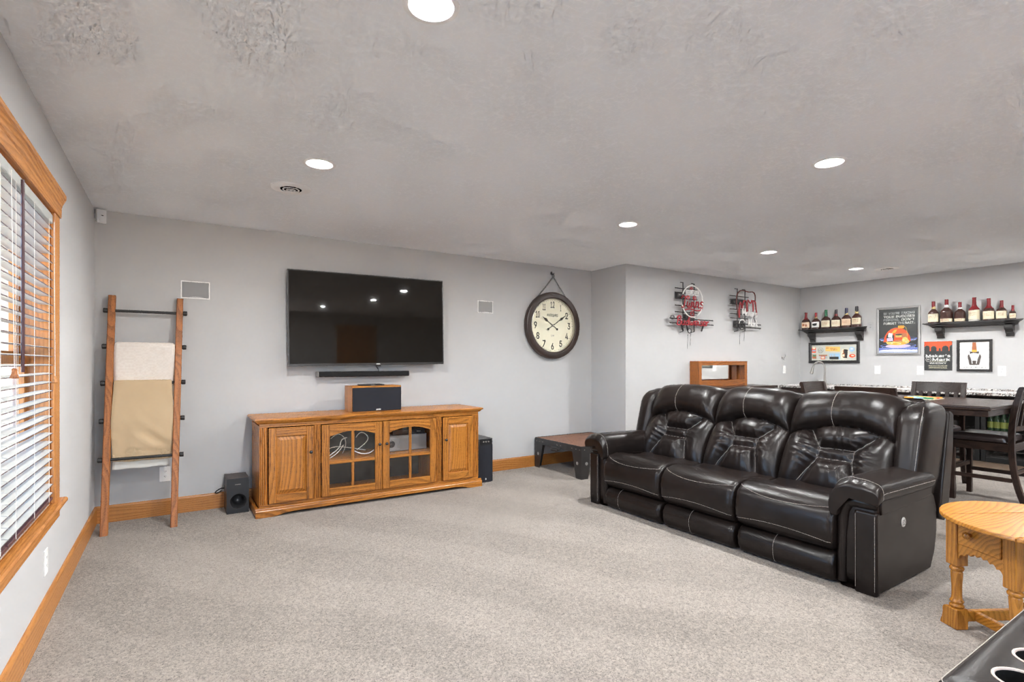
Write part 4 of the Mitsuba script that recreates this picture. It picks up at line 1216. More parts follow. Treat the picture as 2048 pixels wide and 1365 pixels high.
for side in (0, 1):
    # side 0: the near arm (photo right); side 1: the far arm
    def Y(d):                       # distance from the outer face
        return SY0 + d if side == 0 else SY1 - d
    def yy(a, b):
        return (min(Y(a), Y(b)), max(Y(a), Y(b)))
    arm = add(t + '__arm', rounded_slab(AP, *yy(0.010, 0.205), 0.022), 'leather', 40)
    # soft inverted-L roll of the front and upper side
    path = [Y(0.186), Y(0.183), Y(0.176), Y(0.155), Y(0.12), Y(0.06), Y(0.012)]
    zz = [0.03, 0.30, 0.43, 0.478, 0.492, 0.490, 0.487]
    roll = tube(np.array([(3.150, a, b) for a, b in zip(path, zz)]), [0.024, 0.027, 0.033, 0.036, 0.036, 0.034, 0.028], 16)
    add(arm + '__front_roll', roll, 'leather', True)
    # raised front panel
    pa = rounded_slab([(3.128, 0.002), (3.122, 0.10), (3.120, 0.435), (3.130, 0.448), (3.16, 0.448), (3.16, 0.002)], *yy(0.004, 0.118), 0.014)
    fp = add(arm + '__front_panel', pa, 'leather', 40)
    add(fp + '__stitching', cat(tube([(3.1195, Y(0.014), 0.03), (3.1185, Y(0.014), 0.432)], 0.0011, 5), tube([(3.1195, Y(0.108), 0.03), (3.1185, Y(0.108), 0.432)], 0.0011, 5)), 'thread')
    # side band below the pad
    sb = rounded_slab([(3.17, 0.432), (3.165, 0.505), (3.20, 0.520), (3.80, 0.520), (3.835, 0.50), (3.825, 0.468), (3.78, 0.447), (3.60, 0.440), (3.30, 0.432)], *yy(0.000, 0.05), 0.010)
    add(arm + '__side_band', sb, 'leather', 40)
    # the pad: an arch over the arm, lofted from front to back
    def arch(s, x, f):
        """outline in y-z, closed; s scales, f = how far the inner lip hangs"""
        out = [(-0.014, 0.515), (-0.021, 0.535), (-0.022, 0.562), (-0.016, 0.588), (0.004, 0.606), (0.045, 0.618), (0.095, 0.624), (0.145, 0.622), (0.188, 0.598), (0.218, 0.548), (0.230, 0.485), (0.224, 0.420 + f), (0.205, 0.402 + f)]
        inn = [(0.188, 0.418 + f), (0.186, 0.470), (0.175, 0.515), (0.140, 0.540), (0.08, 0.545), (0.02, 0.530), (0.0, 0.514)]
        o = np.array(out + inn)
        c = np.array([0.10, 0.53])
        o = c + (o - c) * s
        o = smooth_path(o, 60, closed=True)
        return o
    R = []
    xs = [3.085, 3.090, 3.100, 3.118, 3.145, 3.19, 3.26, 3.36, 3.48, 3.60, 3.70, 3.76, 3.80, 3.82, 3.828]
    sc = [0.70, 0.83, 0.92, 0.98, 1.0, 1.01, 1.02, 1.02, 1.01, 1.0, 0.985, 0.96, 0.91, 0.83, 0.70]
    for k, (x, s) in enumerate(zip(xs, sc)):
        f = 0.0 if side == 0 else 0.02
        o = arch(1.0, x, f)
        c = np.array([0.10, 0.53])
        # shrink the arch towards its own middle line
        mid = np.array([0.105, 0.555])
        o = mid + (o - mid) * np.array([0.9 + 0.1 * s, s if s < 1 else s])
        dz = -0.030 * max(0, (3.16 - x) / 0.075) ** 1.5 - 0.012 * (x - 3.2)
        g = 0.0035 * np.sin(np.arange(len(o)) * 1.25) * math.exp(-abs(x - 3.11) / 0.022)
        R.append([(x - 0.010 * math.sin(4 * q), Y(a), b + dz + gg) for (a, b), gg, q in zip(o, g, np.linspace(0, 1, len(o)))])
    R = np.array(R)
    # denser along x
    from scipy.interpolate import CubicSpline
    cs = CubicSpline(np.arange(len(R)), R, axis=0)
    R = cs(np.linspace(0, len(R) - 1, 60))
    pad = loft(R)
    pk = add(t + '__arm_pad', pad, 'leather', True)
    i1 = int(len(R) * 0.27)
    ring_ = R[i1]
    n8 = len(ring_)
    add(pk + '__stitching', cat(tube(ring_[: int(n8 * 0.62)] + np.array([-0.0015, 0, 0.0015]), 0.0011, 5), tube(R[i1:-6, 3] + np.array([0, -0.0015 if side == 0 else 0.0015, 0.001]), 0.0011, 5)), 'thread')
    # wing: a thick bolster beside the back cushion
    WZ = np.linspace(0.36, 1.0, 30)
    R = []
    for z in WZ:
        u = (z - 0.36) / 0.64
        xf = 3.60 + 0.155 * u + 0.02 * u * u
        xb = 3.985 + 0.165 * u
        top = max(0.0, (z - 0.885) / 0.115)
        sh = math.sqrt(max(0.0, 1 - top ** 2.2)) if top > 0 else 1.0
        cx_, hx, hy = (xf + xb) / 2 + 0.02 * top, (xb - xf) / 2, 0.088
        ring_ = []
        for a in np.linspace(0, 2 * math.pi, 40, endpoint=False):
            ca, sa = math.cos(a), math.sin(a)
            e = 0.48
            ring_.append((cx_ + hx * (0.35 + 0.65 * sh if top > 0 else 1) * abs(ca) ** e * np.sign(ca), Y(0.085 + 0.030 * max(0.0, 1 - u / 0.30)) + (hy - 0.012 * (1 - u)) * (0.25 + 0.75 * sh if top > 0 else 1) * abs(sa) ** 0.62 * np.sign(sa), z))
        R.append(ring_)
    m = loft(R)
    wk = add(t + '__wing', m, 'leather', True)
    edge = np.array([r_[23 if side == 0 else 17] for r_ in R[6:-1]])
    out = -1 if side == 0 else 1
    st = [tube(edge + np.array([-0.001, out * 0.003, 0]), 0.0011, 5)]
    add(wk + '__stitching', cat(st), 'thread')
    add(t + '__wing_back', rounded_slab([(3.94, 0.30), (3.98, 0.50), (4.09, 0.93), (4.13, 0.945), (4.165, 0.92), (4.155, 0.70), (4.09, 0.38), (4.02, 0.27)], *yy(-0.004, 0.16), 0.012), 'leather', 40)
add(t + '__back_shell', rounded_slab([(3.86, 0.06), (3.88, 0.42), (3.97, 0.99), (4.02, 1.02), (4.13, 0.97), (4.15, 0.85), (4.06, 0.40), (4.00, 0.06)], SY0 + 0.10, SY1 - 0.10, 0.02), 'leather', 40)
bt = lathe([(0, 0), (0.026, 0), (0.028, 0.002), (0.026, 0.005), (0.020, 0.006), (0, 0.0055)], 28)
bt.apply_transform(rot('x', 90))
bt.apply_translation([3.455, SY0 + 0.0105, 0.350])
pb = add(t + '__power_button', bt, 'silver_badge', 40)
dots = []
for k in range(6):
    a = k * math.pi / 3
    dots.append(moved(lathe([(0, 0), (0.0035, 0), (0.003, 0.001), (0, 0.001)], 10), rot('x', 90), (3.455 + 0.012 * math.cos(a), SY0 + 0.0048, 0.350 + 0.012 * math.sin(a))))
add(pb + '__mark', cat(dots), 'black_plastic')

# ---------------------------------------------------------------- leather recliner with cup holders, bottom right
t = thing('recliner', 'dark leather recliner arm with two cup holders at the bottom right corner', 'recliner')
cupx, cupy = (1.392, 1.522), 0.316
RX0, RX1, RY0, RY1, RZ_ = 1.262, 1.98, 0.205, 0.430, 0.631
pl = sbox(RX0, RY0, RX1, RY1).buffer(-0.03).buffer(0.03, quad_segs=5)
holes = [Point(x, cupy).buffer(0.0415, quad_segs=10) for x in cupx]
def ring_of(poly, n=80):
    L = poly.exterior
    return np.array([L.interpolate(k / n, normalized=True).coords[0] for k in range(n)])
def rr_ring(ins, z, n=16):
    r = max(0.012, 0.034 - ins * 0.25)
    o = []
    for cx_, cy_, a0 in ((RX1 - ins - r, RY1 - ins - r, 0), (RX0 + ins + r, RY1 - ins - r, 90), (RX0 + ins + r, RY0 + ins + r, 180), (RX1 - ins - r, RY0 + ins + r, 270)):
        for k in range(n):
            q = math.radians(a0 + 90 * k / (n - 1))
            o.append((cx_ + r * math.cos(q), cy_ + r * math.sin(q), z))
    return np.array(o)
R = [rr_ring(i_, z_) for i_, z_ in ((0.012, 0.440), (0.002, 0.455), (0.0, 0.50), (-0.003, 0.545), (0.0, 0.580), (0.005, 0.600), (0.014, 0.614), (0.026, 0.6225), (0.042, 0.6275), (0.062, 0.630), (0.085, 0.6310))]
import manifold3d
padm = loft(R)
mf = manifold3d.Manifold(manifold3d.Mesh(np.asarray(padm.vertices, np.float32), np.asarray(padm.faces, np.uint32)))
if mf.volume() < 0.001:
    padm.invert()
    mf = manifold3d.Manifold(manifold3d.Mesh(np.asarray(padm.vertices, np.float32), np.asarray(padm.faces, np.uint32)))
for x in cupx:
    mf = mf - manifold3d.Manifold.cylinder(0.30, 0.0412, 0.0412, 40).translate((x, cupy, 0.50))
mm = mf.to_mesh()
padm = trimesh.Trimesh(mm.vert_properties[:, :3], mm.tri_verts, process=True)
pk = add(t + '__arm_pad', padm, 'leather', 45)
for x in cupx:
    an = np.linspace(0, 2 * math.pi, 48, endpoint=False)
    g = grid(np.array([[(x + r * math.cos(a), cupy + r * math.sin(a), RZ_ + z) for a in an] for r, z in ((0.0410, -0.002), (0.0405, -0.003), (0.040, -0.010), (0.039, -0.085), (0.0, -0.086))]), wrap_v=True)
    ch = add(t + '__cup_holder', g, 'dark_hole', 40)
    rg = ring([(0.0470, -0.002), (0.0468, 0.0010), (0.0448, 0.0022), (0.0425, 0.0018), (0.0408, -0.0006), (0.0410, -0.004)], 48)
    rg.apply_translation([x, cupy, RZ_])
    add(ch + '__rim', rg, 'cup_rim', 40)
add(pk + '__stitching', tube(np.vstack([R[6], R[6][:1]]) + np.array([0, 0, 0.0012]), 0.0011, 5), 'thread')
add(t + '__arm', rounded_slab([(1.275, 0.03), (1.272, 0.44), (1.98, 0.44), (1.98, 0.03)], 0.215, 0.420, 0.015), 'leather', 40)
rs = rounded_slab([(1.26, 0.22), (1.245, 0.33), (1.27, 0.42), (1.36, 0.46), (1.60, 0.445), (1.85, 0.43), (1.85, 0.24)], -0.41, 0.205, 0.05)
add(t + '__seat_cushion', rs, 'leather', 50)
add(t + '__footrest', rounded_slab([(1.265, 0.04), (1.255, 0.12), (1.27, 0.205), (1.40, 0.205), (1.40, 0.04)], -0.41, 0.205, 0.03), 'leather', 50)
add(t + '__back_cushion', rounded_slab([(1.72, 0.42), (1.70, 0.60), (1.78, 0.85), (1.85, 1.00), (1.97, 1.04), (2.08, 0.98), (2.06, 0.70), (1.98, 0.42)], -0.41, 0.200, 0.06), 'leather', 50)
add(t + '__back_shell', box(1.88, 2.06, -0.58, 0.37, 0.03, 0.62, 0.03), 'leather')
add(t + '__arm', rounded_slab([(1.275, 0.03), (1.27, 0.60), (1.30, 0.625), (1.98, 0.62), (1.98, 0.03)], -0.62, -0.415, 0.03), 'leather', 40)
add(t + '__base', box(1.30, 1.95, -0.55, 0.36, 0.0, 0.06), 'black_matte')

# ---------------------------------------------------------------- oak drop-leaf end table
t = thing('end_table', 'round honey oak end table with drawer and turned legs beside the sofa', 'table')
tc = np.array([3.135, 0.640])
tr, tz = 0.372, 0.562
an = np.linspace(0, 2 * math.pi, 96, endpoint=False)
e1 = np.array([-0.5, -0.866])          # along the drawer front
e2 = np.array([0.866, -0.5])           # away from the drawer front
B0 = np.array([3.105, 0.935])          # leg nearest the sofa, centre
def loc(a, b):
    return B0 + e1 * a + e2 * b
# top in three leaves cut by joints parallel to e2
full = affinity.translate(affinity.rotate(affinity.scale(Point(0, 0).buffer(1, quad_segs=24), tr, tr - 0.012), 60, origin=(0, 0)), *(tc + e2 * 0.014))
def strip(lo, hi):
    c0 = tc - e1 * 0
    q = [c0 + e1 * lo - e2, c0 + e1 * hi - e2, c0 + e1 * hi + e2, c0 + e1 * lo + e2]
    return Polygon([tuple(x) for x in q])
for lo, hi in ((-1, -0.165), (-0.163, 0.163), (0.165, 1)):
    p = full.intersection(strip(lo, hi))
    R = []
    for ins, z in ((0.004, tz - 0.020), (0.0, tz - 0.016), (0.0, tz - 0.006), (0.003, tz - 0.001), (0.006, tz)):
        o = ring_of(p.buffer(-ins), 100)
        R.append(np.column_stack([o, np.full(len(o), z)]))
    add(t + '__leaf', loft(R), 'amber_x', 35)
Me = frame_of([e1[0], e1[1], 0], [0, 0, 1], [0, 0, 0])
def framed(a0, a1, b0, b1, z0, z1, bev=0.003):
    m = box(a0, a1, b0, b1, z0, z1, bev)
    M = np.eye(4)
    M[:2, 0], M[:2, 1] = e1, e2
    M[:2, 3] = B0
    if np.linalg.det(M[:3, :3]) < 0:
        m.invert()
    m.apply_transform(M)
    if m.volume < 0:
        m.invert()
    return m
LW, LD = 0.275, 0.40
turned = [(0.020, 0.095), (0.027, 0.100), (0.029, 0.107), (0.024, 0.114), (0.021, 0.117), (0.026, 0.122), (0.0275, 0.127), (0.0235, 0.134), (0.0205, 0.140), (0.0195, 0.160), (0.0200, 0.20), (0.0225, 0.245), (0.0235, 0.262), (0.021, 0.268), (0.0265, 0.274), (0.029, 0.281), (0.027, 0.288), (0.022, 0.292), (0.022, 0.300)]
for a, b in ((0, 0), (LW, 0), (0, LD), (LW, LD)):
    lg = add(t + '__leg', framed(a - 0.030, a + 0.030, b - 0.030, b + 0.030, 0.298, tz - 0.020, 0.004), 'amber_z')
    p = loc(a, b)
    add(lg + '__turning', lathe(turned, 28, (p[0], p[1], 0)), 'amber_z', 50)
    add(lg + '__foot_block', framed(a - 0.031, a + 0.031, b - 0.031, b + 0.031, 0.0, 0.097, 0.005), 'amber_z')
    for sgn in (-1,):
        # ogee runner foot on the outer side
        oc = [(0, 0), (0, 0.092), (-0.010, 0.090), (-0.018, 0.078), (-0.016, 0.060), (-0.020, 0.040), (-0.020, 0.026), (-0.030, 0.010), (-0.030, 0.0)]
        oc = oc if a == 0 else [(-x, z) for x, z in oc]
        base = -0.031 if a == 0 else 0.031
        R = []
        for bb in (b - 0.026, b + 0.026):
            R.append([np.r_[loc(a + base + x, bb), z] for x, z in oc])
        add(lg + '__foot_scroll', loft(R), 'amber_z')
# apron with scalloped lower edge on the drawer side, plain on the others
def scallop(L):
    pts = [(0, 0.542), (L, 0.542)]
    lo = []
    n = 80
    for k in range(n + 1):
        u = k / n
        c = abs(u - 0.5) * 2
        z = 0.356 + 0.020 * (1 - c) ** 0.7 - 0.020 * c ** 3
        z += 0.011 * abs(math.sin(u * math.pi * 7))
        lo.append((u * L, z))
    return Polygon(pts + lo[::-1])
def flat(poly, a0, b, depth, along='e1'):
    m = prism(poly, depth)
    M = np.eye(4)
    if along == 'e1':
        M[:3, 0], M[:3, 1], M[:3, 2] = [*e1, 0], [0, 0, 1], [*e2, 0]
        M[:2, 3] = loc(a0, b)
    else:
        M[:3, 0], M[:3, 1], M[:3, 2] = [*e2, 0], [0, 0, 1], [*e1, 0]
        M[:2, 3] = loc(b, a0)
    m.apply_transform(M)
    if m.volume < 0:
        m.invert()
    return m
add(t + '__apron', flat(scallop(LW - 0.06), 0.030, -0.022, 0.016), 'amber_x')
add(t + '__apron', flat(scallop(LW - 0.06), 0.030, LD + 0.006, 0.016), 'amber_x')
add(t + '__apron', flat(sbox(0, 0.385, LD - 0.06, 0.53), 0.030, -0.022, 0.016, 'e2'), 'amber_x')
add(t + '__apron', flat(sbox(0, 0.385, LD - 0.06, 0.53), 0.030, LW + 0.006, 0.016, 'e2'), 'amber_x')
dr_ = add(t + '__drawer', framed(0.036, LW - 0.036, -0.031, -0.012, 0.408, 0.534, 0.004), 'amber_x')
kp = lathe([(0.0, 0.0), (0.008, 0.0), (0.007, 0.010), (0.014, 0.015), (0.0165, 0.020), (0.015, 0.026), (0.008, 0.029), (0.007, 0.032), (0, 0.033)], 24)
M = np.eye(4)
M[:3, 0], M[:3, 1], M[:3, 2] = [*e1, 0], [0, 0, 1], [-e2[0], -e2[1], 0]
M[:3, 3] = [*loc(LW / 2 - 0.035, -0.031), 0.468]
if np.linalg.det(M[:3, :3]) < 0:
    M[:3, 0] *= -1
kp.apply_transform(M)
add(dr_ + '__knob', kp, 'amber_z', True)
for a in (0, LW):
    add(t + '__stretcher', framed(a - 0.013, a + 0.013, 0.031, LD - 0.031, 0.030, 0.080, 0.004), 'amber_y')
add(t + '__stretcher', framed(0.013, LW - 0.013, 0.075, 0.105, 0.034, 0.076, 0.004), 'amber_x')

# ---------------------------------------------------------------- counter-height dining set
t = thing('pub_table', 'dark espresso counter-height square dining table behind the sofa', 'table')
PX0, PX1, PY0, PY1, PZ = 5.480, 6.690, 1.435, 2.660, 0.895
tp = [(0.012, PZ - 0.036), (0.002, PZ - 0.033), (0.0, PZ - 0.026), (0.003, PZ - 0.021), (0.003, PZ - 0.018), (0.0, PZ - 0.014), (0.001, PZ - 0.006), (0.010, PZ)]
half = (PY0 + PY1) / 2
for y0, y1 in ((PY0, half - 0.0006), (half + 0.0006, PY1)):
    R = []
    for d, z in tp:
        a = d if y0 == PY0 else 0
        b = d if y1 == PY1 else 0
        R.append([(PX0 + d, y0 + a, z), (PX1 - d, y0 + a, z), (PX1 - d, y1 - b, z), (PX0 + d, y1 - b, z)])
    add(t + '__top', loft(R), 'espresso_x')
ap = 0.020
add(t + '__apron', cat(box(PX0 + ap, PX0 + ap + .02, PY0 + ap, PY1 - ap, PZ - 0.085, PZ - 0.034, 0.003), box(PX1 - ap - .02, PX1 - ap, PY0 + ap, PY1 - ap, PZ - 0.085, PZ - 0.034, 0.003)), 'espresso_y')
add(t + '__apron', cat(box(PX0 + ap + .02, PX1 - ap - .02, PY0 + ap, PY0 + ap + .02, PZ - 0.085, PZ - 0.034, 0.003), box(PX0 + ap + .02, PX1 - ap - .02, PY1 - ap - .02, PY1 - ap, PZ - 0.085, PZ - 0.034, 0.003)), 'espresso_x')
pcx, pcy = (PX0 + PX1) / 2, (PY0 + PY1) / 2
add(t + '__pedestal', cat(box(pcx - 0.12, pcx + 0.12, pcy - 0.12, pcy + 0.12, 0.10, PZ - 0.085, 0.006), box(pcx - 0.19, pcx + 0.19, pcy - 0.19, pcy + 0.19, PZ - 0.12, PZ - 0.084, 0.006)), 'espresso_z')
add(t + '__plinth', box(pcx - 0.165, pcx + 0.165, pcy - 0.165, pcy + 0.165, 0.0, 0.10, 0.01), 'espresso_x')

def make_chair(label, x, y, deg):
    """local: faces +y, seat centre at the origin"""
    t = thing('pub_chair', label, 'chair', 'counter-height chairs around the pub table')
    M = trimesh.transformations.translation_matrix([x, y, 0]) @ rot('z', deg)
    ax = 'z'
    def put(name, m, mat, sm=False):
        m = m.copy()
        m.apply_transform(M)
        return add(t + '__' + name, m, mat, sm)
    hw = 0.215
    for s in (-1, 1):
        put('front_leg', hull(np.array([(s * hw + a * 0.019, 0.185 + b * 0.019, z) for a in (-1, 1) for b in (-1, 1) for z in (0.0, 0.54)])), 'espresso_z')
        # curved rear post
        pts = smooth_path([(s * hw, -0.315, 0.0), (s * hw, -0.252, 0.22), (s * hw, -0.222, 0.50), (s * hw, -0.225, 0.70), (s * hw, -0.252, 0.90), (s * hw, -0.285, 1.035)], 16)
        R = []
        for k, p in enumerate(pts):
            w, d = 0.019, 0.021 if k < 14 else 0.018
            R.append([p + (-w, -d, 0), p + (w, -d, 0), p + (w, d, 0), p + (-w, d, 0)])
        put('rear_post', loft(R), 'espresso_z')
        put('side_rail', box(s * hw - 0.012, s * hw + 0.012, -0.205, 0.168, 0.475, 0.545, 0.003), 'espresso_y')
        put('side_stretcher', box(s * hw - 0.010, s * hw + 0.010, -0.225, 0.168, 0.215, 0.250, 0.003), 'espresso_y')
    put('front_rail', box(-hw + 0.019, hw - 0.019, 0.173, 0.197, 0.475, 0.545, 0.003), 'espresso_x')
    put('footrest_bar', box(-hw + 0.019, hw - 0.019, 0.174, 0.196, 0.270, 0.310, 0.003), 'espresso_x')
    put('rear_stretcher', box(-hw + 0.019, hw - 0.019, -0.258, -0.238, 0.285, 0.320, 0.003), 'espresso_x')
    put('rear_rail', box(-hw + 0.019, hw - 0.019, -0.232, -0.212, 0.475, 0.545, 0.003), 'espresso_x')
    R = []
    for ins, z in ((0.012, 0.545), (0.0, 0.555), (0.0, 0.585), (0.010, 0.602), (0.04, 0.613), (0.10, 0.617)):
        q = sbox(-hw - 0.012 + ins, -0.195 + ins * .8, hw + 0.012 - ins, 0.212 - ins).buffer(-0.02).buffer(0.02, quad_segs=4)
        o = ring_of(q, 48)
        R.append(np.column_stack([o, np.full(len(o), z)]))
    put('seat', loft(R), 'seat_vinyl', 40)
    def rail(z0, z1, yb, bow, name):
        R = []
        for k in range(13):
            u = -1 + 2 * k / 12
            xx = u * (hw - (0.0185 if name != 'top_rail' else -0.021))
            yy = yb - bow * (1 - u * u)
            lean = (z1 - z0) * 0.22
            R.append([(xx, yy - 0.011, z0), (xx, yy + 0.011, z0), (xx, yy + 0.011 - lean, z1), (xx, yy - 0.011 - lean, z1)])
        put(name, loft(R), 'espresso_x')
    rail(0.938, 1.042, -0.262, 0.022, 'top_rail')
    rail(0.655, 0.700, -0.222, 0.018, 'lower_back_rail')
    for k in range(5):
        u = (-2 + k) / 2.55
        xx = u * (hw - 0.02)
        b = 0.020 * (1 - u * u)
        a0, a1 = np.array([xx, -0.226 - b, 0.695]), np.array([xx, -0.262 - b, 0.945])
        put('slat', beam(a0, a1, 0.036, 0.012, up=(0, 1, 0), bev=0.002), 'espresso_z')
    return t
make_chair('dark wooden chair with its full back visible on the far side of the pub table', 6.56, 2.215, 90)
make_chair('dark wooden chair at the right edge of the photo, pushed under the pub table', 6.255, 1.665, 0)
make_chair('dark wooden chair nearest the sofa back, only its top rail visible', 5.235, 2.12, -90)
make_chair('dark wooden chair in front of the faucet at the pub table\'s left end', 5.86, 2.735, 180)
# game cards on the table
t = thing('board_game', 'colourful flat game board lying on the pub table', 'game')
gx, gy = 6.17, 2.12
add(t + '__board', box(gx - 0.15, gx + 0.15, gy - 0.12, gy + 0.12, PZ + 0.0003, PZ + 0.006), 'print_cream')
rng = np.random.default_rng(11)
mats = ['print_green', 'print_orange', 'print_amber', 'print_sky', 'print_red']
for i in range(4):
    for j in range(3):
        x, y = gx - 0.11 + 0.073 * i, gy - 0.08 + 0.08 * j
        add(t + '__tile', plate(ell(0, 0, 0.034, 0.038, 20), 0.012, frame_of([1, 0, 0], [0, 1, 0], [x, y, PZ + 0.006])), mats[(i * 2 + j * 3) % 5])

# ---------------------------------------------------------------- bar counter
t = thing('bar_counter', 'dark bar cabinet along the right wall behind the dining table', 'cabinet')
BX0, BX1, BY0, BY1 = 7.86, XR - 0.004, 1.10, YJ - 0.004
add(t + '__carcass', cat(box(BX0 + .02, BX1, 2.72, BY1, 0.10, 0.868), box(BX0 + .02, BX1, BY0, 1.495, 0.10, 0.868), box(BX1 - 0.05, BX1, 1.495, 2.72, 0.10, 0.868), box(BX0 + .03, BX1 - 0.05, 1.495, 2.72, 0.845, 0.868)), 'espresso_z')
add(t + '__toe_board', box(BX0 + 0.05, BX0 + 0.07, BY0, BY1, 0.0, 0.10), 'beige_board')
for y0, y1 in ((2.73, 3.14), (3.15, 3.56), (3.57, 4.02), (4.03, 4.52)):
    d = add(t + '__door', box(BX0, BX0 + 0.02, y0 + .004, y1 - .004, 0.11, 0.860, 0.003), 'espresso_z')
    add(d + '__panel', box(BX0 - 0.006, BX0 + 0.002, y0 + 0.07, y1 - 0.07, 0.19, 0.78, 0.005), 'espresso_z')
    add(d + '__handle', tube(smooth_path([(BX0, y0 + .04, 0.68), (BX0 - 0.025, y0 + .04, 0.69), (BX0 - 0.025, y0 + .04, 0.77), (BX0, y0 + .04, 0.78)], 14), 0.005, 8), 'nickel', True)
add(t + '__end_panel', box(BX0, BX0 + .02, BY0 + .004, 1.491, 0.11, 0.860, 0.003), 'espresso_z')
t = thing('granite_countertop', 'speckled grey granite countertop of the bar along the right wall', 'countertop')
add(t + '__slab', box(7.820, XR - 0.0005, 1.08, YJ - 0.0005, 0.8685, 0.905, 0.005), 'granite')
add(t + '__backsplash', box(XR - 0.02, XR - 0.0005, 1.08, YJ - 0.0005, 0.905, 0.925, 0.003), 'granite')
# beverage fridges under the counter
def fridge(y0, y1, label):
    t = thing('beverage_fridge', label, 'fridge')
    x0, x1, z0, z1 = BX0 + 0.005, BX1 - 0.06, 0.105, 0.838
    add(t + '__case', cat(box(x0, x1, y0, y0 + .03, z0, z1), box(x0, x1, y1 - .03, y1, z0, z1), box(x0, x1, y0 + .03, y1 - .03, z0, z0 + 0.06), box(x0, x1, y0 + .03, y1 - .03, z1 - 0.05, z1), box(x1 - .03, x1, y0 + .03, y1 - .03, z0 + .06, z1 - .05)), 'black_matte')
    d = add(t + '__door', cat(box(x0 - .022, x0 - .001, y0 + .003, y0 + .045, z0, z1, .003), box(x0 - .022, x0 - .001, y1 - .045, y1 - .003, z0, z1, .003), box(x0 - .022, x0 - .001, y0 + .045, y1 - .045, z0, z0 + .06, .003), box(x0 - .022, x0 - .001, y0 + .045, y1 - .045, z1 - .05, z1, .003)), 'black_matte')
    add(d + '__pane', trimesh.Trimesh([[x0 - .010, y0 + .045, z0 + .06], [x0 - .010, y1 - .045, z0 + .06], [x0 - .010, y1 - .045, z1 - .05], [x0 - .010, y0 + .045, z1 - .05]], [[0, 1, 2], [0, 2, 3]], process=False), 'cover_glass')
    sh = []
    for z in (0.24, 0.450):
        add(t + '__shelf', cat([box(x0 + .02, x1 - .04, y, y + .003, z, z + .004) for y in np.linspace(y0 + .035, y1 - .04, 14)] + [box(x0 + .02, x0 + .026, y0 + .03, y1 - .03, z - .002, z + .006)]), 'nickel')
    return x0
fx = fridge(1.500, 2.145, 'black glass-door beverage fridge under the bar with green bottles inside')
fridge(2.150, 2.715, 'black glass-door beverage fridge under the bar nearer the faucet, dark inside')
BEER = [(0.0, 0.0), (0.029, 0.001), (0.031, 0.006), (0.031, 0.128), (0.028, 0.150), (0.018, 0.175), (0.0138, 0.20), (0.0130, 0.235), (0.0142, 0.238), (0.0142, 0.246), (0, 0.247)]
bm = lathe(BEER, 24)
bl = lathe([(0.0314, 0.040), (0.0316, 0.041), (0.0316, 0.110), (0.0314, 0.111)], 24)
bc = lathe([(0.0, 0.236), (0.0155, 0.236), (0.0155, 0.248), (0.013, 0.252), (0, 0.2525)], 20)
pb, pl_, pc = mikit.ply(bm, 'beer_glass', smooth=40), mikit.ply(bl, 'label_green', smooth=40), mikit.ply(bc, 'tin', smooth=40)
for i, (x, y, lab) in enumerate([(fx + 0.075, 2.078, 'leftmost'), (fx + 0.075, 2.020, 'second from the left'), (fx + 0.075, 1.962, 'third from the left'), (fx + 0.075, 1.904, 'nearest the photo\'s right edge')]):
    k = thing('beer_bottle', f'green-labelled dark beer bottle in the beverage fridge, {lab}', 'bottle', 'beer bottles in the beverage fridge')
    for nm, pd in (('glass', pb), ('label', pl_), ('cap', pc)):
        scene[k + '__' + nm] = {**pd, 'to_world': T4().translate([x, y, 0.4565])}
# faucet
t = thing('bar_faucet', 'brushed steel gooseneck faucet on the bar counter below the framed collage', 'faucet')
fp = smooth_path([(8.21, 4.05, 0.95), (8.21, 4.05, 1.06), (8.21, 4.05, 1.17), (8.20, 4.075, 1.235), (8.18, 4.12, 1.262), (8.16, 4.17, 1.235), (8.15, 4.195, 1.17), (8.148, 4.20, 1.15)], 44)
add(t + '__neck', tube(fp, 0.0125, 14), 'nickel', True)
add(t + '__spray_head', tube([(8.149, 4.197, 1.165), (8.147, 4.202, 1.13), (8.143, 4.212, 1.085), (8.142, 4.214, 1.080)], [0.015, 0.018, 0.025, 0.022], 18), 'nickel', 40)
add(t + '__base', lathe([(0, 0.9055), (0.032, 0.9055), (0.032, 0.912), (0.024, 0.918), (0.020, 0.95), (0.016, 0.985), (0, 0.99)], 24, (8.21, 4.05, 0)), 'nickel', 40)
add(t + '__lever', tube([(8.21, 4.07, 0.955), (8.205, 4.13, 0.958), (8.20, 4.16, 0.985)], [0.008, 0.007, 0.006], 10), 'nickel', 40)

# ---------------------------------------------------------------- oak mirror cabinet on a dark console
t = thing('console_table', 'dark console table against the wall behind the sofa, under the mirror cabinet', 'table')
add(t + '__top', box(5.62, 7.10, 4.13, YJ - 0.018, 0.895, 0.930, 0.004), 'espresso_x')
for x in (5.66, 7.02):
    for y in (4.16, 4.46):
        add(t + '__leg', box(x - 0.03, x + 0.03, y - 0.03 + .02, y + 0.03, 0, 0.895, 0.004), 'espresso_z')
add(t + '__apron', cat(box(5.69, 6.99, 4.155, 4.175, 0.80, 0.895), box(5.69, 6.99, 4.465, 4.485, 0.80, 0.895)), 'espresso_x')
t = thing('mirror_cabinet', 'open oak box cabinet with a mirror back against the wall behind the sofa', 'cabinet')
MX0, MX1, MY0, MZ0, MZ1 = 5.722, 6.772, 4.386, 0.930, 1.268
add(t + '__side', box(MX0, MX0 + 0.022, MY0 + .018, YJ - 0.004, MZ0, MZ1 - 0.02), 'mission_z')
add(t + '__side', box(MX1 - 0.022, MX1, MY0 + .018, YJ - 0.004, MZ0, MZ1 - 0.02), 'mission_z')
add(t + '__top', box(MX0 - 0.002, MX1 + 0.002, MY0, YJ - 0.004, MZ1 - 0.02, MZ1, 0.003), 'mission_x')
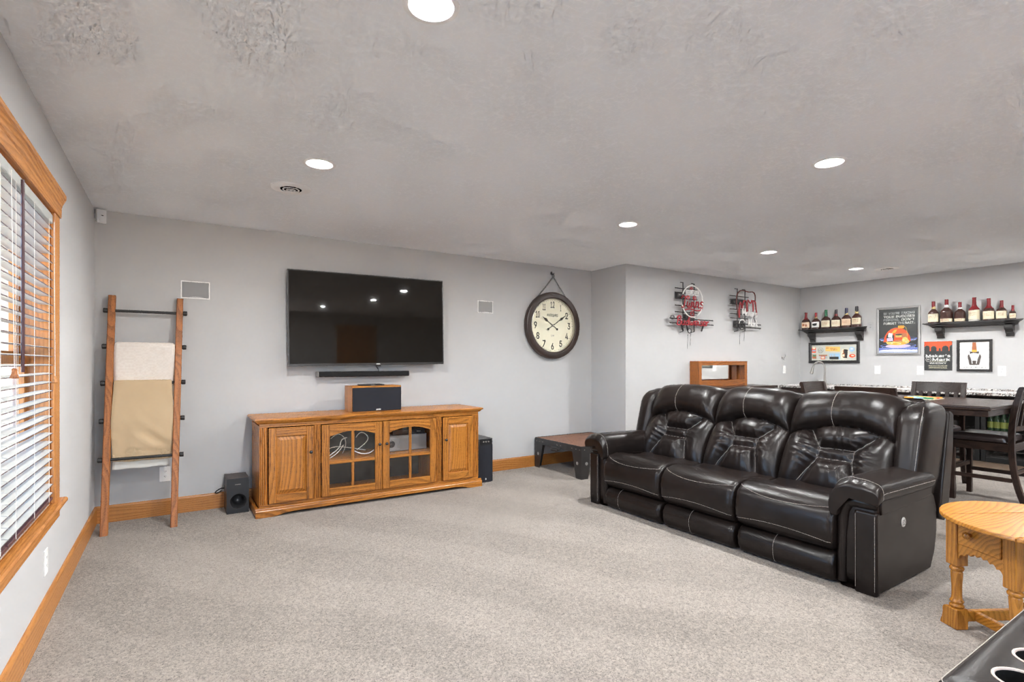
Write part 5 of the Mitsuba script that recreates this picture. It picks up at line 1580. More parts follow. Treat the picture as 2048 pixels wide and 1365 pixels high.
add(t + '__stile', box(MX0, MX0 + 0.055, MY0, MY0 + 0.018, MZ0, MZ1 - 0.02, 0.002), 'mission_z')
add(t + '__stile', box(MX1 - 0.055, MX1, MY0, MY0 + 0.018, MZ0, MZ1 - 0.02, 0.002), 'mission_z')
add(t + '__front_rail', box(MX0 + 0.055, MX1 - 0.055, MY0 + 0.001, MY0 + 0.017, MZ1 - 0.055, MZ1 - 0.02, 0.002), 'mission_x')
add(t + '__front_rail', box(MX0 + 0.055, MX1 - 0.055, MY0 + 0.001, MY0 + 0.017, MZ0, MZ0 + 0.085, 0.002), 'mission_x')
add(t + '__floor', box(MX0 + 0.022, MX1 - 0.022, MY0 + 0.018, YJ - 0.012, MZ0, MZ0 + 0.015), 'mission_x')
add(t + '__back_frame', box(MX0 + 0.022, MX1 - 0.022, YJ - 0.012, YJ - 0.004, MZ0, MZ1 - 0.02), 'mission_x')
add(t + '__mirror', box(MX0 + 0.05, MX1 - 0.05, YJ - 0.017, YJ - 0.0125, MZ0 + 0.03, MZ1 - 0.03), 'mirror')

# ---------------------------------------------------------------- black shelves with bottles on the bar wall
def wall_shelf(y0, y1, ztop, label):
    t = thing('wall_shelf', label, 'shelf', None)
    dpt = 0.165
    pr = [(0.0, -0.062), (0.075, -0.062), (0.080, -0.052), (0.098, -0.040), (0.108, -0.026), (0.140, -0.016), (0.150, -0.012), (dpt, -0.011), (dpt, 0.0), (0.0, 0.0)]
    R = []
    ins = [(0.0, d, z) for d, z in pr]
    rows = []
    for y, sgn in ((y0, 1), (y1, -1)):
        rows.append([(XR - d, y + sgn * (dpt - max(d, 0.075)) * 0.9, ztop + z) for d, z in pr])
    add(t + '__moulded_board', loft(rows), 'frame_black')
    for y in (y0 + 0.15, y1 - 0.15):
        bp = Polygon([(0, 0), (0, -0.135), (0.022, -0.135), (0.028, -0.105), (0.050, -0.085), (0.060, -0.062), (0.085, -0.055), (0.105, -0.035), (0.105, 0.0)])
        m = plate(bp, 0.075, frame_of([-1, 0, 0], [0, 0, 1], [XR - 0.0005, y - 0.0375, ztop - 0.060]))
        if m.volume < 0:
            m.invert()
        m.apply_translation([0, -(m.bounds[0][1] + m.bounds[1][1]) / 2 + y, 0])
        add(t + '__bracket', m, 'frame_black')
    return t
wall_shelf(3.500, 4.478, 1.766, 'black moulded shelf holding six bottles in the bar corner')
wall_shelf(1.872, 2.848, 1.762, 'black moulded shelf holding seven red-capped bottles near the photo\'s right edge')

def bottle(y, h, w, label, glass='whiskey', wax='wax_red', lab='label_cream', neck=None, wax_to=0.66, lab_z=(0.16, 0.44), zt=1.766, x=8.335, dep=None, emblem=None, cat_=None):
    """flask-shouldered spirit bottle: h tall, w wide"""
    t = thing('liquor_bottle', label, 'bottle', None)
    rw, rd = w / 2, (dep or w * 0.78) / 2
    nr = 0.0145 * h / 0.27 + 0.002
    prof = [(0.0, 0.0), (0.93, 0.001), (1.0, 0.012), (1.0, 0.42), (0.97, 0.47), (0.86, 0.53), (0.66, 0.585), (0.46, 0.625), (nr * 1.25 / rw, 0.66), (nr * 1.05 / rw, 0.72), (nr / rw, 0.80), (nr / rw, 0.985), (nr * 0.8 / rw, 1.0), (0, 1.0)]
    def rad(zf):
        P = np.array(prof)
        return np.interp(zf, P[1:-1, 1], P[1:-1, 0])
    a = np.linspace(0, 2 * math.pi, 32, endpoint=False)
    def shell(zs, grow, pw=None):
        R = []
        for zf, r in zs:
            sq = np.clip((r - 0.45) / 0.5, 0, 1) * 0.45
            e = 1 - sq * 0.55
            ca, sa = np.cos(a), np.sin(a)
            px = np.sign(ca) * np.abs(ca) ** e * (rd * r + (nr - rd * r if rd * r < nr else 0) + grow)
            py = np.sign(sa) * np.abs(sa) ** e * (rw * r + grow)
            R.append(np.stack([x + px, y + py, np.full(32, zt + 0.0006 + zf * h)], 1))
        return R
    P = [(z, r) for r, z in prof]
    add(t + '__glass', loft(shell(P, 0.0)), glass, 50)
    zs = np.r_[np.linspace(wax_to, 1.0, 14)]
    W = shell([(z, float(rad(min(z, 0.985)))) for z in zs] , 0.0016)
    # drips along the lower rim
    W = np.array(W)
    dz = 0.030 * h / 0.27 * (meshkit.noise(np.stack([np.cos(a) * 2.2 + y * 31, np.sin(a) * 2.2, a * 0], 1), 5) - 0.25)
    W[0, :, 2] -= np.clip(dz, 0, 1) * 1.0
    top = W[-1].copy()
    top[:, 2] += 0.001
    top[:, :2] = top[:, :2].mean(0) + (top[:, :2] - top[:, :2].mean(0)) * 0.7
    add(t + '__wax_seal', loft(np.concatenate([W, top[None]])), wax, 50)
    if neck:
        N = shell([(z, float(rad(z))) for z in (0.655, 0.67, 0.70, 0.75, 0.775)], 0.0013)
        add(t + '__neck_band', loft(np.array(N)), neck, 50)
    if lab:
        z0, z1 = lab_z
        L = np.array(shell([(z0, 1.0), (z0 + 0.004, 1.0), (z1 - 0.004, 1.0), (z1, 1.0)], 0.0010))
        sel = np.where((a > 1.75) & (a < 4.55))[0]
        front = L[:, sel]
        m = grid(front)
        lk_ = add(t + '__label', m, lab, True)
        xf = x - rd - 0.0014
        FM = frame_of([0, -1, 0], [0, 0, 1], [xf, y, zt + h * (z0 + z1) / 2])
        hh = (z1 - z0) * h / 2
        ln = [plate(sbox(-rw * 0.62, q * hh - 0.0012, rw * 0.62, q * hh + 0.0012), 0.0004, FM) for q in (0.45, 0.15, -0.15)]
        if emblem == 'blot':
            ln = [plate(ell(0, 0, rw * .6, hh * .42).union(ell(rw * .3, hh * .25, rw * .3, hh * .25)), 0.0004, FM)]
        if emblem == 'pair':
            ln = [plate(ell(-rw * .3, 0, rw * .26, hh * .4), 0.0004, FM), plate(ell(rw * .35, -hh * .2, rw * .22, hh * .4), 0.0004, FM)]
        add(lk_ + '__print', cat(ln), 'print_rust' if emblem != 'blot' else 'print_black')
    return t
W1 = 0.125
bottle(4.395, 0.268, 0.120, 'bottle with long red wax neck and figure label, leftmost on the left shelf', wax='wax_red', lab='label_peach', lab_z=(0.10, 0.42), wax_to=0.56, emblem='pair', dep=0.085)
bottle(4.243, 0.252, 0.115, 'bottle with short red wax cap and bright white label on the left shelf', wax='wax_bright', lab='label_white', lab_z=(0.10, 0.44), neck='wax_gold', wax_to=0.77, emblem='blot', dep=0.085)
bottle(4.095, 0.285, W1, 'bottle with green wax neck on the left shelf', wax='wax_green', lab_z=(0.08, 0.43), wax_to=0.66, dep=0.09)
bottle(3.950, 0.278, W1, 'bottle with black cap over red wax on the left shelf', wax='wax_black', neck='wax_red', lab_z=(0.08, 0.43), wax_to=0.78, dep=0.09)
bottle(3.806, 0.288, W1, 'bottle with navy cap and gold neck on the left shelf', wax='wax_navy', neck='wax_gold', lab='label_peach', lab_z=(0.10, 0.44), wax_to=0.78, dep=0.09)
bottle(3.668, 0.300, 0.118, 'bottle with black cap and pale gold neck, rightmost on the left shelf', wax='wax_black', neck='wax_gold', lab_z=(0.13, 0.44), wax_to=0.79, dep=0.09)
z2 = 1.762
bottle(2.752, 0.285, 0.112, 'red-capped bottle with large cream label, leftmost on the right shelf', neck='wax_gold', wax_to=0.78, lab_z=(0.06, 0.43), zt=z2, dep=0.085)
bottle(2.614, 0.298, 0.128, 'wide red-capped bottle with low narrow label, second on the right shelf', neck='label_white', wax_to=0.79, lab_z=(0.03, 0.17), zt=z2, dep=0.09)
bottle(2.478, 0.252, 0.108, 'shorter red-capped bottle with low narrow label, third on the right shelf', neck='label_white', wax_to=0.76, lab_z=(0.03, 0.17), zt=z2, dep=0.085)
bottle(2.338, 0.295, 0.108, 'clear-bodied bottle with red wax over its shoulders, middle of the right shelf', glass='clear_glass', wax='wax_red', wax_to=0.47, lab_z=(0.08, 0.46), zt=z2, dep=0.085)
bottle(2.200, 0.270, 0.105, 'bottle with red wax dripping onto its label, fifth on the right shelf', wax='wax_red', wax_to=0.54, lab_z=(0.06, 0.42), zt=z2, dep=0.085)
bottle(2.082, 0.232, 0.098, 'small red-capped bottle, sixth on the right shelf', wax='wax_red', wax_to=0.64, lab_z=(0.07, 0.46), zt=z2, dep=0.08)
bottle(1.982, 0.165, 0.058, 'tiny miniature red-capped bottle at the right end of the right shelf', wax='wax_red', wax_to=0.66, lab_z=(0.08, 0.42), zt=z2, dep=0.05)

# ---------------------------------------------------------------- framed pictures on the bar wall
def framed_picture(name, label, y0, y1, z0, z1, bar, dep, fmat, bmat, roll=0.0):
    """y0 > y1: left and right edge as seen"""
    t = thing(name, label, 'picture' if name != 'poster' else 'poster')
    M = FR((y0 + y1) / 2, (z0 + z1) / 2, XR - 0.002)
    w, h = (y0 - y1) / 2, (z1 - z0) / 2
    fr = []
    for a, b in (((-w, -h), (w, -h)), ((w, -h), (w, h)), ((w, h), (-w, h)), ((-w, h), (-w, -h))):
        pass
    # mitred bars with a sloping face
    pr = [(0.0, 0.0), (0.0, dep * 0.8), (bar * 0.25, dep), (bar * 0.6, dep), (bar, dep * 0.55), (bar, 0.0)]
    R = []
    for sx, sy in ((-1, -1), (1, -1), (1, 1), (-1, 1)):
        R.append([(sx * (w - d), sy * (h - d), z) for d, z in pr])
    names = ('bottom_bar', 'right_bar', 'top_bar', 'left_bar')
    for k in range(4):
        m = loft([R[k], R[(k + 1) % 4]])
        m.apply_transform(M)
        add(t + '__' + ('frame_bar'), m, fmat)
    add(t + '__backing', plate(sbox(-w + bar * .9, -h + bar * .9, w - bar * .9, h - bar * .9), 0.004, M, 0.001), bmat)
    return t, M, w, h
def layer(t, M, name, poly, mat, k):
    return add(t + '__' + name, plate(poly, 0.0004, M, 0.0050 + 0.0006 * k), mat)

# collage
t, M, w, h = framed_picture('framed_collage', 'black-framed wide collage of small coasters and tickets below the left bottle shelf', 4.388, 3.664, 1.240, 1.560, 0.040, 0.024, 'frame_black', 'mat_grey')
iw, ih = w - 0.045, h - 0.045
def at(u, v):
    return -w + 2 * w * u, h - 2 * h * v
x, y = at(0.10, 0.35); layer(t, M, 'badge', sbox(x - .03, y - .045, x + .03, y + .035), 'print_red', 1)
layer(t, M, 'badge', ell(x, y + .028, .022, .02), 'print_cream', 2); layer(t, M, 'badge', sbox(x - .024, y - .025, x + .024, y - .003), 'print_sky', 2)
x, y = at(0.11, 0.66); layer(t, M, 'badge', sbox(x - .03, y - .04, x + .03, y + .025), 'print_rust', 1); layer(t, M, 'badge', sbox(x - .022, y - .005, x + .022, y + .02), 'print_green', 2)
x, y = at(0.24, 0.38); layer(t, M, 'round_emblem', Point(x, y).buffer(0.040).difference(Point(x, y).buffer(0.036)), 'print_black', 1)
add(t + '__lettering', text('S IV', 0.026, M, x, y, width=0.05, off=0.0056), 'print_black')
x, y = at(0.485, 0.33); layer(t, M, 'ticket', affinity.rotate(sbox(x - .105, y - .036, x + .105, y + .036), -3), 'print_amber', 1)
layer(t, M, 'ticket_print', cat_poly := sbox(x - .03, y - .015, x + .07, y - .008).union(sbox(x - .04, y + .005, x + .06, y + .012)).union(sbox(x - .095, y + .012, x - .055, y + .024)), 'print_rust', 2)
x, y = at(0.29, 0.70); layer(t, M, 'house_print', sbox(x - .052, y - .025, x + .052, y + .022), 'print_grey', 1); layer(t, M, 'house_print', sbox(x - .062, y + .014, x + .062, y + .032), 'print_rust', 2)
layer(t, M, 'house_print', sbox(x - .032, y - .035, x + .030, y + .008), 'print_red', 3); layer(t, M, 'house_print', sbox(x - .024, y - .028, x + .022, y + .002), 'print_cream', 4)
x, y = at(0.525, 0.68); layer(t, M, 'photo', sbox(x - .075, y - .045, x + .075, y + .045), 'print_sky', 1); layer(t, M, 'photo', sbox(x - .075, y - .045, x + .055, y - .005), 'print_black', 2)
layer(t, M, 'photo', sbox(x - .055, y - .005, x - .035, y + .025).union(sbox(x - .015, y - .005, x + .005, y + .03)), 'print_grey', 3)
x, y = at(0.715, 0.56); layer(t, M, 'photo', affinity.rotate(sbox(x - .045, y - .072, x + .045, y + .072), -5), 'print_cream', 1); layer(t, M, 'photo', affinity.rotate(sbox(x - .012, y - .066, x + .042, y + .064), -5), 'print_black', 2)
layer(t, M, 'photo', sbox(x - .030, y - .05, x + .006, y + .005).union(sbox(x - .018, y, x - .006, y + .05)), 'print_rust', 3); layer(t, M, 'photo', sbox(x - .026, y - .04, x + .002, y - .008), 'print_cream', 4)
x, y = at(0.855, 0.36); layer(t, M, 'badge', Point(x, y).buffer(0.037), 'print_sky', 1); layer(t, M, 'badge', ell(x, y + .006, .022, .012), 'print_white', 2)
x, y = at(0.862, 0.66); layer(t, M, 'badge', ell(x, y, .042, .026), 'print_red', 1); layer(t, M, 'badge', ell(x + .006, y + .003, .022, .010), 'print_cream', 2)

# fishing poster
t, M, w, h = framed_picture('poster', 'large grey-framed dark poster with a red fishing bobber on the bar wall', 3.444, 2.922, 1.357, 2.022, 0.030, 0.022, 'tin', 'print_black')
words = [('IF', "YOU'RE", 'TAKING'), ('YOUR', 'BUDDIES'), ('FISHING,', "DON'T"), ('FORGET', 'THE', 'BAIT.')]
cols = [('g', 'g', 'g'), ('w', 'w'), ('g', 'w'), ('w', 'g', 'w')]
wid = [(0.045, 0.135, 0.160), (0.130, 0.220), (0.190, 0.155), (0.160, 0.080, 0.110)]
for r, (ws, cs_, wd) in enumerate(zip(words, cols, wid)):
    tot = sum(wd) + 0.0
    gap = (0.370 - tot) / max(1, len(ws) - 1)
    x = -0.180
    for s, c_, q in zip(ws, cs_, wd):
        add(t + '__lettering', text(s, 0.030, M, x + q / 2 + 0.006, h - 0.088 - 0.046 * r, width=q, off=0.0056, bold=True), 'print_white' if c_ == 'w' else 'print_grey')
        x += q + gap
for k, (yy, rx, ry, mt) in enumerate(((-0.232, 0.20, 0.014, 'print_pale_blue'), (-0.110, 0.225, 0.026, 'print_blue'), (-0.128, 0.215, 0.016, 'print_pale_blue'), (-0.205, 0.215, 0.030, 'print_blue'))):
    p = ell(0.0, yy, rx, ry).difference(ell(0.0, yy + 0.004, rx * 0.93, ry * 0.6)).intersection(sbox(-w + 0.03, -h + 0.03, w - 0.03, h - 0.03))
    layer(t, M, 'water_ripple', p, mt, 1 + (k % 2))
layer(t, M, 'water_band', sbox(-w + .03, -h + .030, w - .03, -h + .060), 'print_pale_blue', 1)
layer(t, M, 'water_band', sbox(-w + .03, -h + .060, w - .03, -h + .100), 'print_blue', 1)
layer(t, M, 'water_band', ell(-0.02, -h + 0.060, 0.20, 0.016), 'print_white', 2)
by, bx = -0.147, -0.010
layer(t, M, 'bobber_reflection', ell(0.0, by - 0.065, 0.150, 0.026), 'print_lilac', 3)
layer(t, M, 'bobber_lower', ell(bx + 0.006, by + 0.006, 0.146, 0.060).intersection(sbox(-1, -1, 1, by + 0.010)), 'print_amber', 4)
layer(t, M, 'bobber_dome', ell(bx, by, 0.160, 0.192).intersection(sbox(-1, by, 1, 1)), 'print_red', 5)
layer(t, M, 'bobber_rim', affinity.rotate(sbox(-0.175, by - 0.004, -0.125, by + 0.012), 12), 'print_red', 5)
layer(t, M, 'dome_glint', Polygon([(-0.075, by + 0.115), (-0.045, by + 0.160), (-0.005, by + 0.168), (-0.030, by + 0.120)]), 'print_orange', 6)
layer(t, M, 'bobber_cap', sbox(0.006, by + 0.182, 0.070, by + 0.214).buffer(0.004), 'print_orange', 6)
layer(t, M, 'glass_window', ell(-0.092, by + 0.052, 0.048, 0.066), 'print_black', 6)
layer(t, M, 'glass_window', sbox(-0.035, by - 0.005, 0.108, by + 0.112).buffer(-0.02).buffer(0.02), 'print_rust', 6)
layer(t, M, 'ice_cube', affinity.rotate(sbox(-0.116, by + 0.058, -0.064, by + 0.118), -10), 'print_white', 7)
layer(t, M, 'ice_cube', affinity.rotate(sbox(-0.132, by + 0.006, -0.058, by + 0.052), 4), 'print_lilac', 7)
layer(t, M, 'amber_band', sbox(-0.030, by + 0.020, 0.100, by + 0.050), 'print_red', 7)
layer(t, M, 'amber_band', sbox(-0.028, by + 0.062, 0.045, by + 0.086), 'print_amber', 7)
layer(t, M, 'dark_band', ell(0.012, by + 0.092, 0.040, 0.011), 'print_black', 8)
for k, (xx, yy, rx, ry) in enumerate(((-0.095, -0.022, 0.040, 0.020), (-0.035, -0.034, 0.034, 0.014), (0.085, 0.018, 0.034, 0.040), (0.055, -0.026, 0.040, 0.020), (0.115, -0.004, 0.020, 0.028))):
    layer(t, M, 'amber_glint', ell(xx, by + yy, rx, ry), 'print_orange' if k % 2 else 'print_amber', 8)
for xx, yy in ((-0.07, -0.02), (0.07, 0.02), (0.10, -0.01), (0.03, -0.03)):
    layer(t, M, 'amber_glint', ell(xx, by + yy, 0.012, 0.007), 'print_cream', 9)
layer(t, M, 'fishing_line', Polygon([(0.062, by + .215), (0.098, by + .180), (0.112, by + .09), (0.108, by + .02), (0.112, by + .02), (0.117, by + .09), (0.102, by + .183), (0.064, by + .220)]), 'print_amber', 9)
layer(t, M, 'emblem_patch', sbox(w - 0.095, -h + 0.045, w - 0.035, -h + 0.068), 'print_white', 3)

# red drip sign
t = thing('drip_sign', 'dark metal sign with red dripping top and white lettering on the bar wall', 'sign')
y0, y1, z0, z1 = 2.880, 2.583, 1.146, 1.527
M = FR((y0 + y1) / 2, (z0 + z1) / 2, XR - 0.001)
w, h = (y0 - y1) / 2, (z1 - z0) / 2
add(t + '__plate', plate(sbox(-w, -h, w, h).buffer(-0.006).buffer(0.006), 0.006, M), 'print_black')
red = sbox(-w + .002, h - 0.125, w - .002, h - .002)
for xx, rx, top in ((-0.118, 0.030, 0.052), (-0.045, 0.030, 0.060), (0.020, 0.011, 0.088), (0.078, 0.034, 0.058), (0.148, 0.026, 0.050)):
    red = red.difference(sbox(xx - rx, -h, xx + rx, h - top - rx).union(ell(xx, h - top - rx, rx, rx)))
add(t + '__drip', plate(red.intersection(sbox(-w + .002, -h, w - .002, h)), 0.0005, M, 0.006), 'print_red')
for s, cy, wd_, hh, cx_ in (("Maker's", 0.012, 0.262, 0.036, 0.0), ('Mark', -0.036, 0.190, 0.036, 0.036), ('WHISKY', -0.084, 0.180, 0.018, 0.0)):
    add(t + '__lettering', text(s, hh, M, cx_, cy - 0.012, width=wd_, off=0.0066, bold=True), 'print_white')
layer(t, M, 'emblem', Point(-0.102, -0.048).buffer(0.030).difference(Point(-0.102, -0.048).buffer(0.0265)), 'print_white', 3)
add(t + '__lettering', text('SIV', 0.018, M, -0.100, -0.048, width=0.036, off=0.0066), 'print_white')
for k, q in enumerate((0.210, 0.190, 0.200)):
    layer(t, M, 'small_print', sbox(-q / 2, -0.131 - 0.016 * k, q / 2, -0.127 - 0.016 * k), 'print_cream', 3)
layer(t, M, 'small_print', sbox(-0.09, -0.075, 0.09, -0.071), 'print_cream', 3)

# bow tie bottle picture
t, M, w, h = framed_picture('framed_print', 'black-framed white picture of a bottle wearing a bow tie on the bar wall', 2.532, 2.187, 1.138, 1.536, 0.028, 0.022, 'frame_black', 'print_white')
sx = 0.92
layer(t, M, 'jacket', Polygon([(-.047, -.118), (.047, -.118), (.054, -.08), (.062, -.04), (.067, -.010), (.062, .006), (.050, .018), (-.050, .018), (-.062, .006), (-.067, -.010), (-.062, -.04), (-.054, -.08)]), 'print_charcoal', 1)
layer(t, M, 'shirt_front', Polygon([(-.051, .018), (-.030, .030), (.030, .030), (.051, .018), (.031, -.05), (.023, -.105), (.016, -.100), (.020, -.065), (-.020, -.065), (-.016, -.100), (-.023, -.105), (-.031, -.05)]), 'print_white', 2)
layer(t, M, 'neck', Polygon([(-.025, .052), (.025, .052), (.017, .166), (-.017, .166)]), 'print_rust', 2)
layer(t, M, 'collar', Polygon([(-.025, .040), (.025, .040), (.023, .072), (-.023, .072)]), 'print_orange', 3)
layer(t, M, 'bow_tie', Polygon([(-.044, .020), (-.010, .032), (.010, .032), (.044, .020), (.044, .055), (.010, .043), (-.010, .043), (-.044, .055)]), 'print_charcoal', 4)
add(t + '__lettering', text('Kentucky Redneck.', 0.017, M, 0.0, -h + 0.050, width=0.245, off=0.0066), 'print_black')

# ---------------------------------------------------------------- neon signs on the wall behind the sofa
STROKES = {
    'a': [[(.5, .5), (.3, .55), (.1, .4), (.08, .15), (.25, 0), (.45, .1), (.5, .5), (.5, .1), (.62, 0)]],
    'd': [[(.5, .4), (.3, .5), (.1, .35), (.1, .12), (.28, 0), (.48, .15), (.55, 1.0), (.52, .1), (.66, 0)]],
    'e': [[(.08, .25), (.45, .32), (.42, .5), (.25, .55), (.08, .35), (.1, .1), (.28, 0), (.5, .1)]],
    'i': [[(.1, .5), (.12, .1), (.28, 0)], [(.1, .72), (.13, .76)]],
    'k': [[(.1, 0), (.12, 1.0)], [(.48, .55), (.13, .26), (.3, .28), (.5, 0)]],
    'n': [[(.05, 0), (.08, .52), (.1, .35), (.28, .54), (.42, .4), (.42, .05), (.52, 0)]],
    'r': [[(.08, 0), (.1, .52), (.12, .32), (.28, .54), (.4, .5)]],
    's': [[(.42, .46), (.28, .55), (.12, .45), (.18, .32), (.36, .24), (.4, .1), (.22, 0), (.06, .08)]],
    'u': [[(.06, .52), (.08, .12), (.25, 0), (.42, .15), (.46, .52), (.46, .1), (.58, 0)]],
    'w': [[(.04, .52), (.1, .08), (.22, .02), (.34, .4), (.4, .06), (.55, .04), (.68, .5), (.78, .46)]],
    'B': [[(.15, 0), (.18, 1.0)], [(.0, .85), (.2, 1.05), (.55, 1.0), (.55, .65), (.22, .54), (.62, .45), (.66, .1), (.3, -.04), (.08, .08)]],
    'T': [[(.0, .8), (.1, 1.0), (.5, .92), (.85, 1.02)], [(.5, .92), (.42, .3), (.3, 0), (.1, .06)]],
    'M': [[(.05, 0), (.1, 1.0), (.4, .3), (.68, 1.0), (.75, 0)]],
    "'": [[(.1, 1.0), (.04, .8)]],
}
ADV = {'a': .66, 'd': .70, 'e': .56, 'i': .34, 'k': .58, 'n': .58, 'r': .44, 's': .50, 'u': .62, 'w': .82, 'B': .80, 'T': .80, 'M': .92, "'": .22}
def neon_word(word, x0, z0, width, height, y, r, slant=0.0, rise=0.0):
    tot = sum(ADV[c] for c in word)
    out, cx_ = [], 0.0
    for c in word:
        for st in STROKES[c]:
            p = np.array(st, float)
            xx = (p[:, 0] + cx_) / tot * width
            zz = p[:, 1] * height
            q = np.stack([x0 + xx + slant * zz, np.full(len(p), y), z0 + zz + rise * xx], 1)
            out.append(tube(smooth_path(q, 8 + 6 * len(p)) if len(p) > 2 else q, r, 6))
        cx_ += ADV[c]
    return cat(out)
NY = YJ - 0.085
def sign_frame(t, x0, x1, zs, uprights, ztop, zbot, extra=()):
    for z in zs:
        add(t + '__cross_bar', tube([(x0, NY + 0.02, z), (x1, NY + 0.02, z)], 0.0065, 8), 'black_steel')
    for x in uprights:
        add(t + '__upright', tube([(x, NY + 0.028, zbot), (x, NY + 0.028, ztop)], 0.0065, 8), 'black_steel')
        add(t + '__wall_arm', tube([(x, NY + 0.028, ztop), (x + 0.02, YJ, ztop + 0.015)], 0.005, 6), 'black_steel')
        add(t + '__wall_arm', tube([(x, NY + 0.028, zbot), (x + 0.01, YJ, zbot - 0.01)], 0.005, 6), 'black_steel')
t = thing('neon_sign', 'unlit neon sign with white ring and red script lettering, left of the two', 'neon sign')
sign_frame(t, 5.36, 5.79, [2.205, 2.150, 2.075, 1.985, 1.900], [5.52, 5.74], 2.285, 1.655)
for z, x0, x1 in ((1.815, 5.26, 6.12), (1.755, 5.26, 6.13)):
    add(t + '__cross_bar', tube([(x0, NY + 0.02, z - 0.0), (x1, NY + 0.02, z + 0.0)], 0.0075, 8), 'black_steel')
add(t + '__transformer', cat(box(5.42, 5.50, NY + 0.025, YJ - 0.003, 2.08, 2.16, 0.006), box(5.58, 5.74, NY + 0.025, YJ - 0.003, 1.80, 1.88, 0.006)), 'black_plastic')
rc = np.array([5.655, 2.045])
a = np.radians(np.r_[np.linspace(-62, 155, 60)])
add(t + '__ring_tube', tube([(rc[0] + 0.205 * math.cos(x), NY - 0.012, rc[1] + 0.205 * math.sin(x)) for x in a], 0.0085, 8), 'neon_white', True)
a = np.radians(np.linspace(195, 285, 30))
add(t + '__ring_tube', tube([(rc[0] + 0.205 * math.cos(x), NY - 0.012, rc[1] + 0.205 * math.sin(x)) for x in a], 0.0085, 8), 'neon_white', True)
Mn = frame_of([1, 0, 0], [0, 0, 1], [rc[0], NY - 0.008, rc[1]])
add(t + '__upper_lettering', text('MINNESOTA', 0.058, Mn, 0.005, 0.120, width=0.262, depth=0.008), 'neon_white')
add(t + '__underline', tube([(rc[0] - 0.13, NY - 0.01, rc[1] + 0.078), (rc[0] + 0.13, NY - 0.01, rc[1] + 0.082)], 0.005, 6), 'neon_white')
add(t + '__team_script', neon_word('Twins', 5.43, 1.955, 0.44, 0.150, NY - 0.014, 0.0085, 0.12, 0.03), 'neon_red', True)
add(t + '__team_script', neon_word('Twins', 5.445, 1.957, 0.44, 0.150, NY + 0.004, 0.0065, 0.12, 0.03), 'neon_red', True)
add(t + '__swash', tube(smooth_path([(5.50, NY - .01, 1.925), (5.62, NY - .01, 1.945), (5.78, NY - .01, 1.930), (5.86, NY - .01, 1.96)], 20), 0.008, 8), 'neon_red', True)
sm = []
for cx_, cz_, r_ in ((5.645, 2.205, 0.026), (5.575, 2.095, 0.028), (5.705, 2.095, 0.028), (5.66, 1.885, 0.032)):
    sm.append(tube([(cx_ + r_ * math.cos(q), NY - .006, cz_ + r_ * math.sin(q)) for q in np.linspace(0, 2 * math.pi, 16, endpoint=False)], 0.006, 6, closed=True))
    sm.append(tube([(cx_ - r_ * .7, NY - .006, cz_), (cx_ + r_ * .7, NY - .006, cz_ + .01)], 0.006, 6))
add(t + '__baseball_tube', cat(sm), 'neon_red', True)
add(t + '__lower_script', neon_word('Budweiser', 5.345, 1.735, 0.64, 0.105, NY - 0.010, 0.0085, 0.15, 0.0), 'neon_red', True)
a = np.linspace(0, 2 * math.pi, 18, endpoint=False)
add(t + '__electrode_loop', tube([(5.295 + 0.035 * math.cos(q), NY + .01, 1.825 + 0.022 * math.sin(q)) for q in a], 0.005, 6, closed=True), 'black_steel', True)
add(t + '__electrode_loop', tube([(5.64 + 0.035 * math.cos(q), NY + .02, 1.665 + 0.030 * math.sin(q)) for q in a], 0.006, 6, closed=True), 'black_steel', True)
for x0, x1 in ((5.46, 5.51), (5.57, 5.60), (5.90, 5.88)):
    add(t + '__electrode', tube([(x0, NY + .01, 1.735), (x1, NY + .02, 1.665)], 0.010, 8), 'black_plastic', 40)
add(t + '__pull_cord', tube([(5.72, YJ - .02, 1.66), (5.725, YJ - .012, 1.50), (5.723, YJ - .012, 1.47)], 0.002, 5), 'black_matte')
add(t + '__pull_cord', tube([(5.66, YJ - .02, 1.62), (5.66, YJ - .012, 1.43)], 0.0015, 5), 'black_matte')

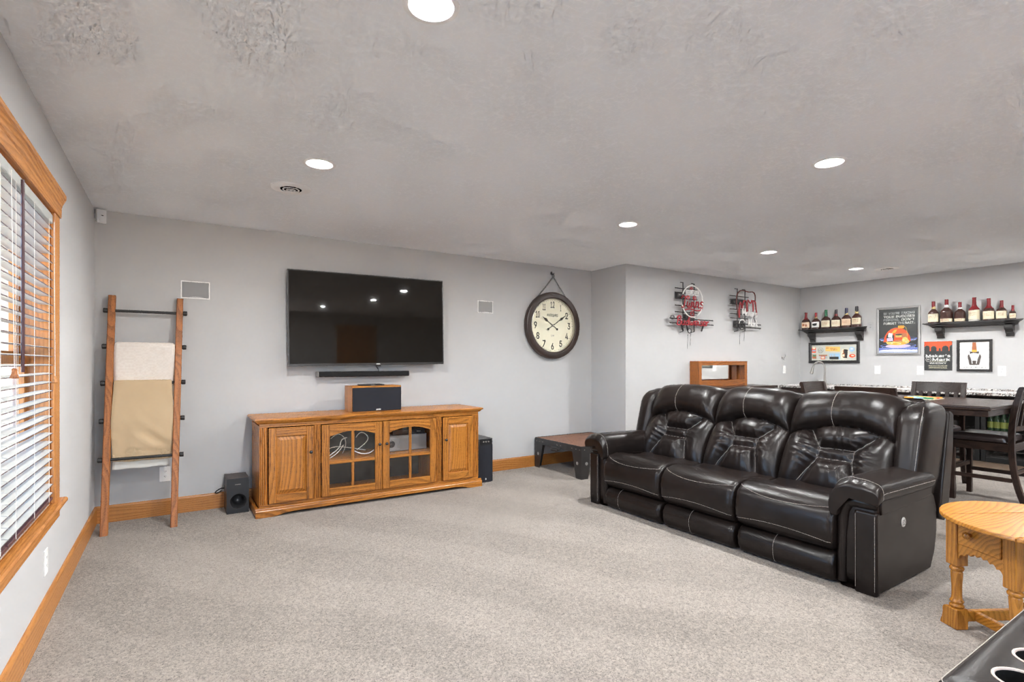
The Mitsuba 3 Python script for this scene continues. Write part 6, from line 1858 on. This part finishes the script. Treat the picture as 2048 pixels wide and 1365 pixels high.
t = thing('neon_sign', 'unlit neon sign with dripping red tubes and white lettering, nearer the bar corner', 'neon sign')
sign_frame(t, 6.50, 6.93, [2.185, 2.135, 2.075, 2.000, 1.935, 1.875], [6.68, 6.86], 2.290, 1.700)
for z in (1.800, 1.748):
    add(t + '__cross_bar', tube([(6.58, NY + 0.02, z), (7.23, NY + 0.02, z)], 0.0075, 8), 'black_steel')
add(t + '__transformer', cat(box(6.60, 6.84, NY + 0.025, YJ - 0.003, 2.085, 2.150, 0.006), box(6.66, 6.83, NY + 0.025, YJ - 0.003, 1.745, 1.845, 0.006)), 'black_plastic')
drip = [(6.655, 1.880), (6.655, 2.240), (6.70, 2.262), (6.90, 2.258), (7.02, 2.252), (7.05, 2.20), (7.045, 2.13), (7.06, 2.05), (7.085, 1.95)]
add(t + '__drip_tube', tube(smooth_path(np.array([(x, NY - .010, z) for x, z in drip]), 70), 0.0075, 8), 'neon_dark', True)
dr2 = [(6.655, 1.885), (6.665, 2.05), (6.69, 2.10), (6.725, 2.02), (6.75, 2.10), (6.80, 2.13), (6.835, 2.05), (6.845, 1.975), (6.855, 2.05), (6.87, 2.14), (6.93, 2.10), (6.96, 2.14), (6.985, 2.05), (6.99, 1.985), (6.998, 2.06), (7.00, 2.14), (7.03, 2.13), (7.06, 2.05), (7.085, 1.945)]
add(t + '__drip_tube', tube(smooth_path(np.array([(x, NY - .014, z) for x, z in dr2]), 120), 0.0085, 8), 'neon_red', True)
add(t + '__drip_tube', tube([(6.67, NY - .012, 1.88), (6.672, NY - .012, 2.06)], 0.009, 8), 'neon_red', True)
add(t + '__lettering', neon_word("Maker's", 6.735, 1.915, 0.355, 0.100, NY - 0.016, 0.0075, 0.0, -0.02), 'neon_white', True)
add(t + '__lettering', neon_word('Mark', 6.880, 1.770, 0.225, 0.100, NY - 0.016, 0.0075, 0.0, -0.02), 'neon_white', True)
a = np.radians(np.linspace(30, 170, 20))
add(t + '__emblem_tube', tube([(6.735 + 0.075 * math.cos(q), NY - .012, 1.785 + 0.075 * math.sin(q)) for q in a], 0.006, 6), 'neon_white', True)
a = np.linspace(0, 2 * math.pi, 18, endpoint=False)
add(t + '__electrode_loop', tube([(6.745 + 0.06 * math.cos(q), NY + .0, 1.760 + 0.045 * math.sin(q)) for q in a], 0.006, 6, closed=True), 'black_steel', True)
add(t + '__connector_tube', tube(smooth_path([(7.05, NY, 1.93), (7.03, NY, 1.90), (7.06, NY, 1.85), (7.07, NY, 1.80)], 14), 0.005, 6), 'black_steel', True)
add(t + '__pull_cord', tube([(6.80, YJ - .02, 1.70), (6.80, YJ - .012, 1.50)], 0.0018, 5), 'black_matte')
add(t + '__pull_cord', tube([(6.90, YJ - .02, 1.70), (6.905, YJ - .012, 1.56)], 0.0018, 5), 'black_matte')
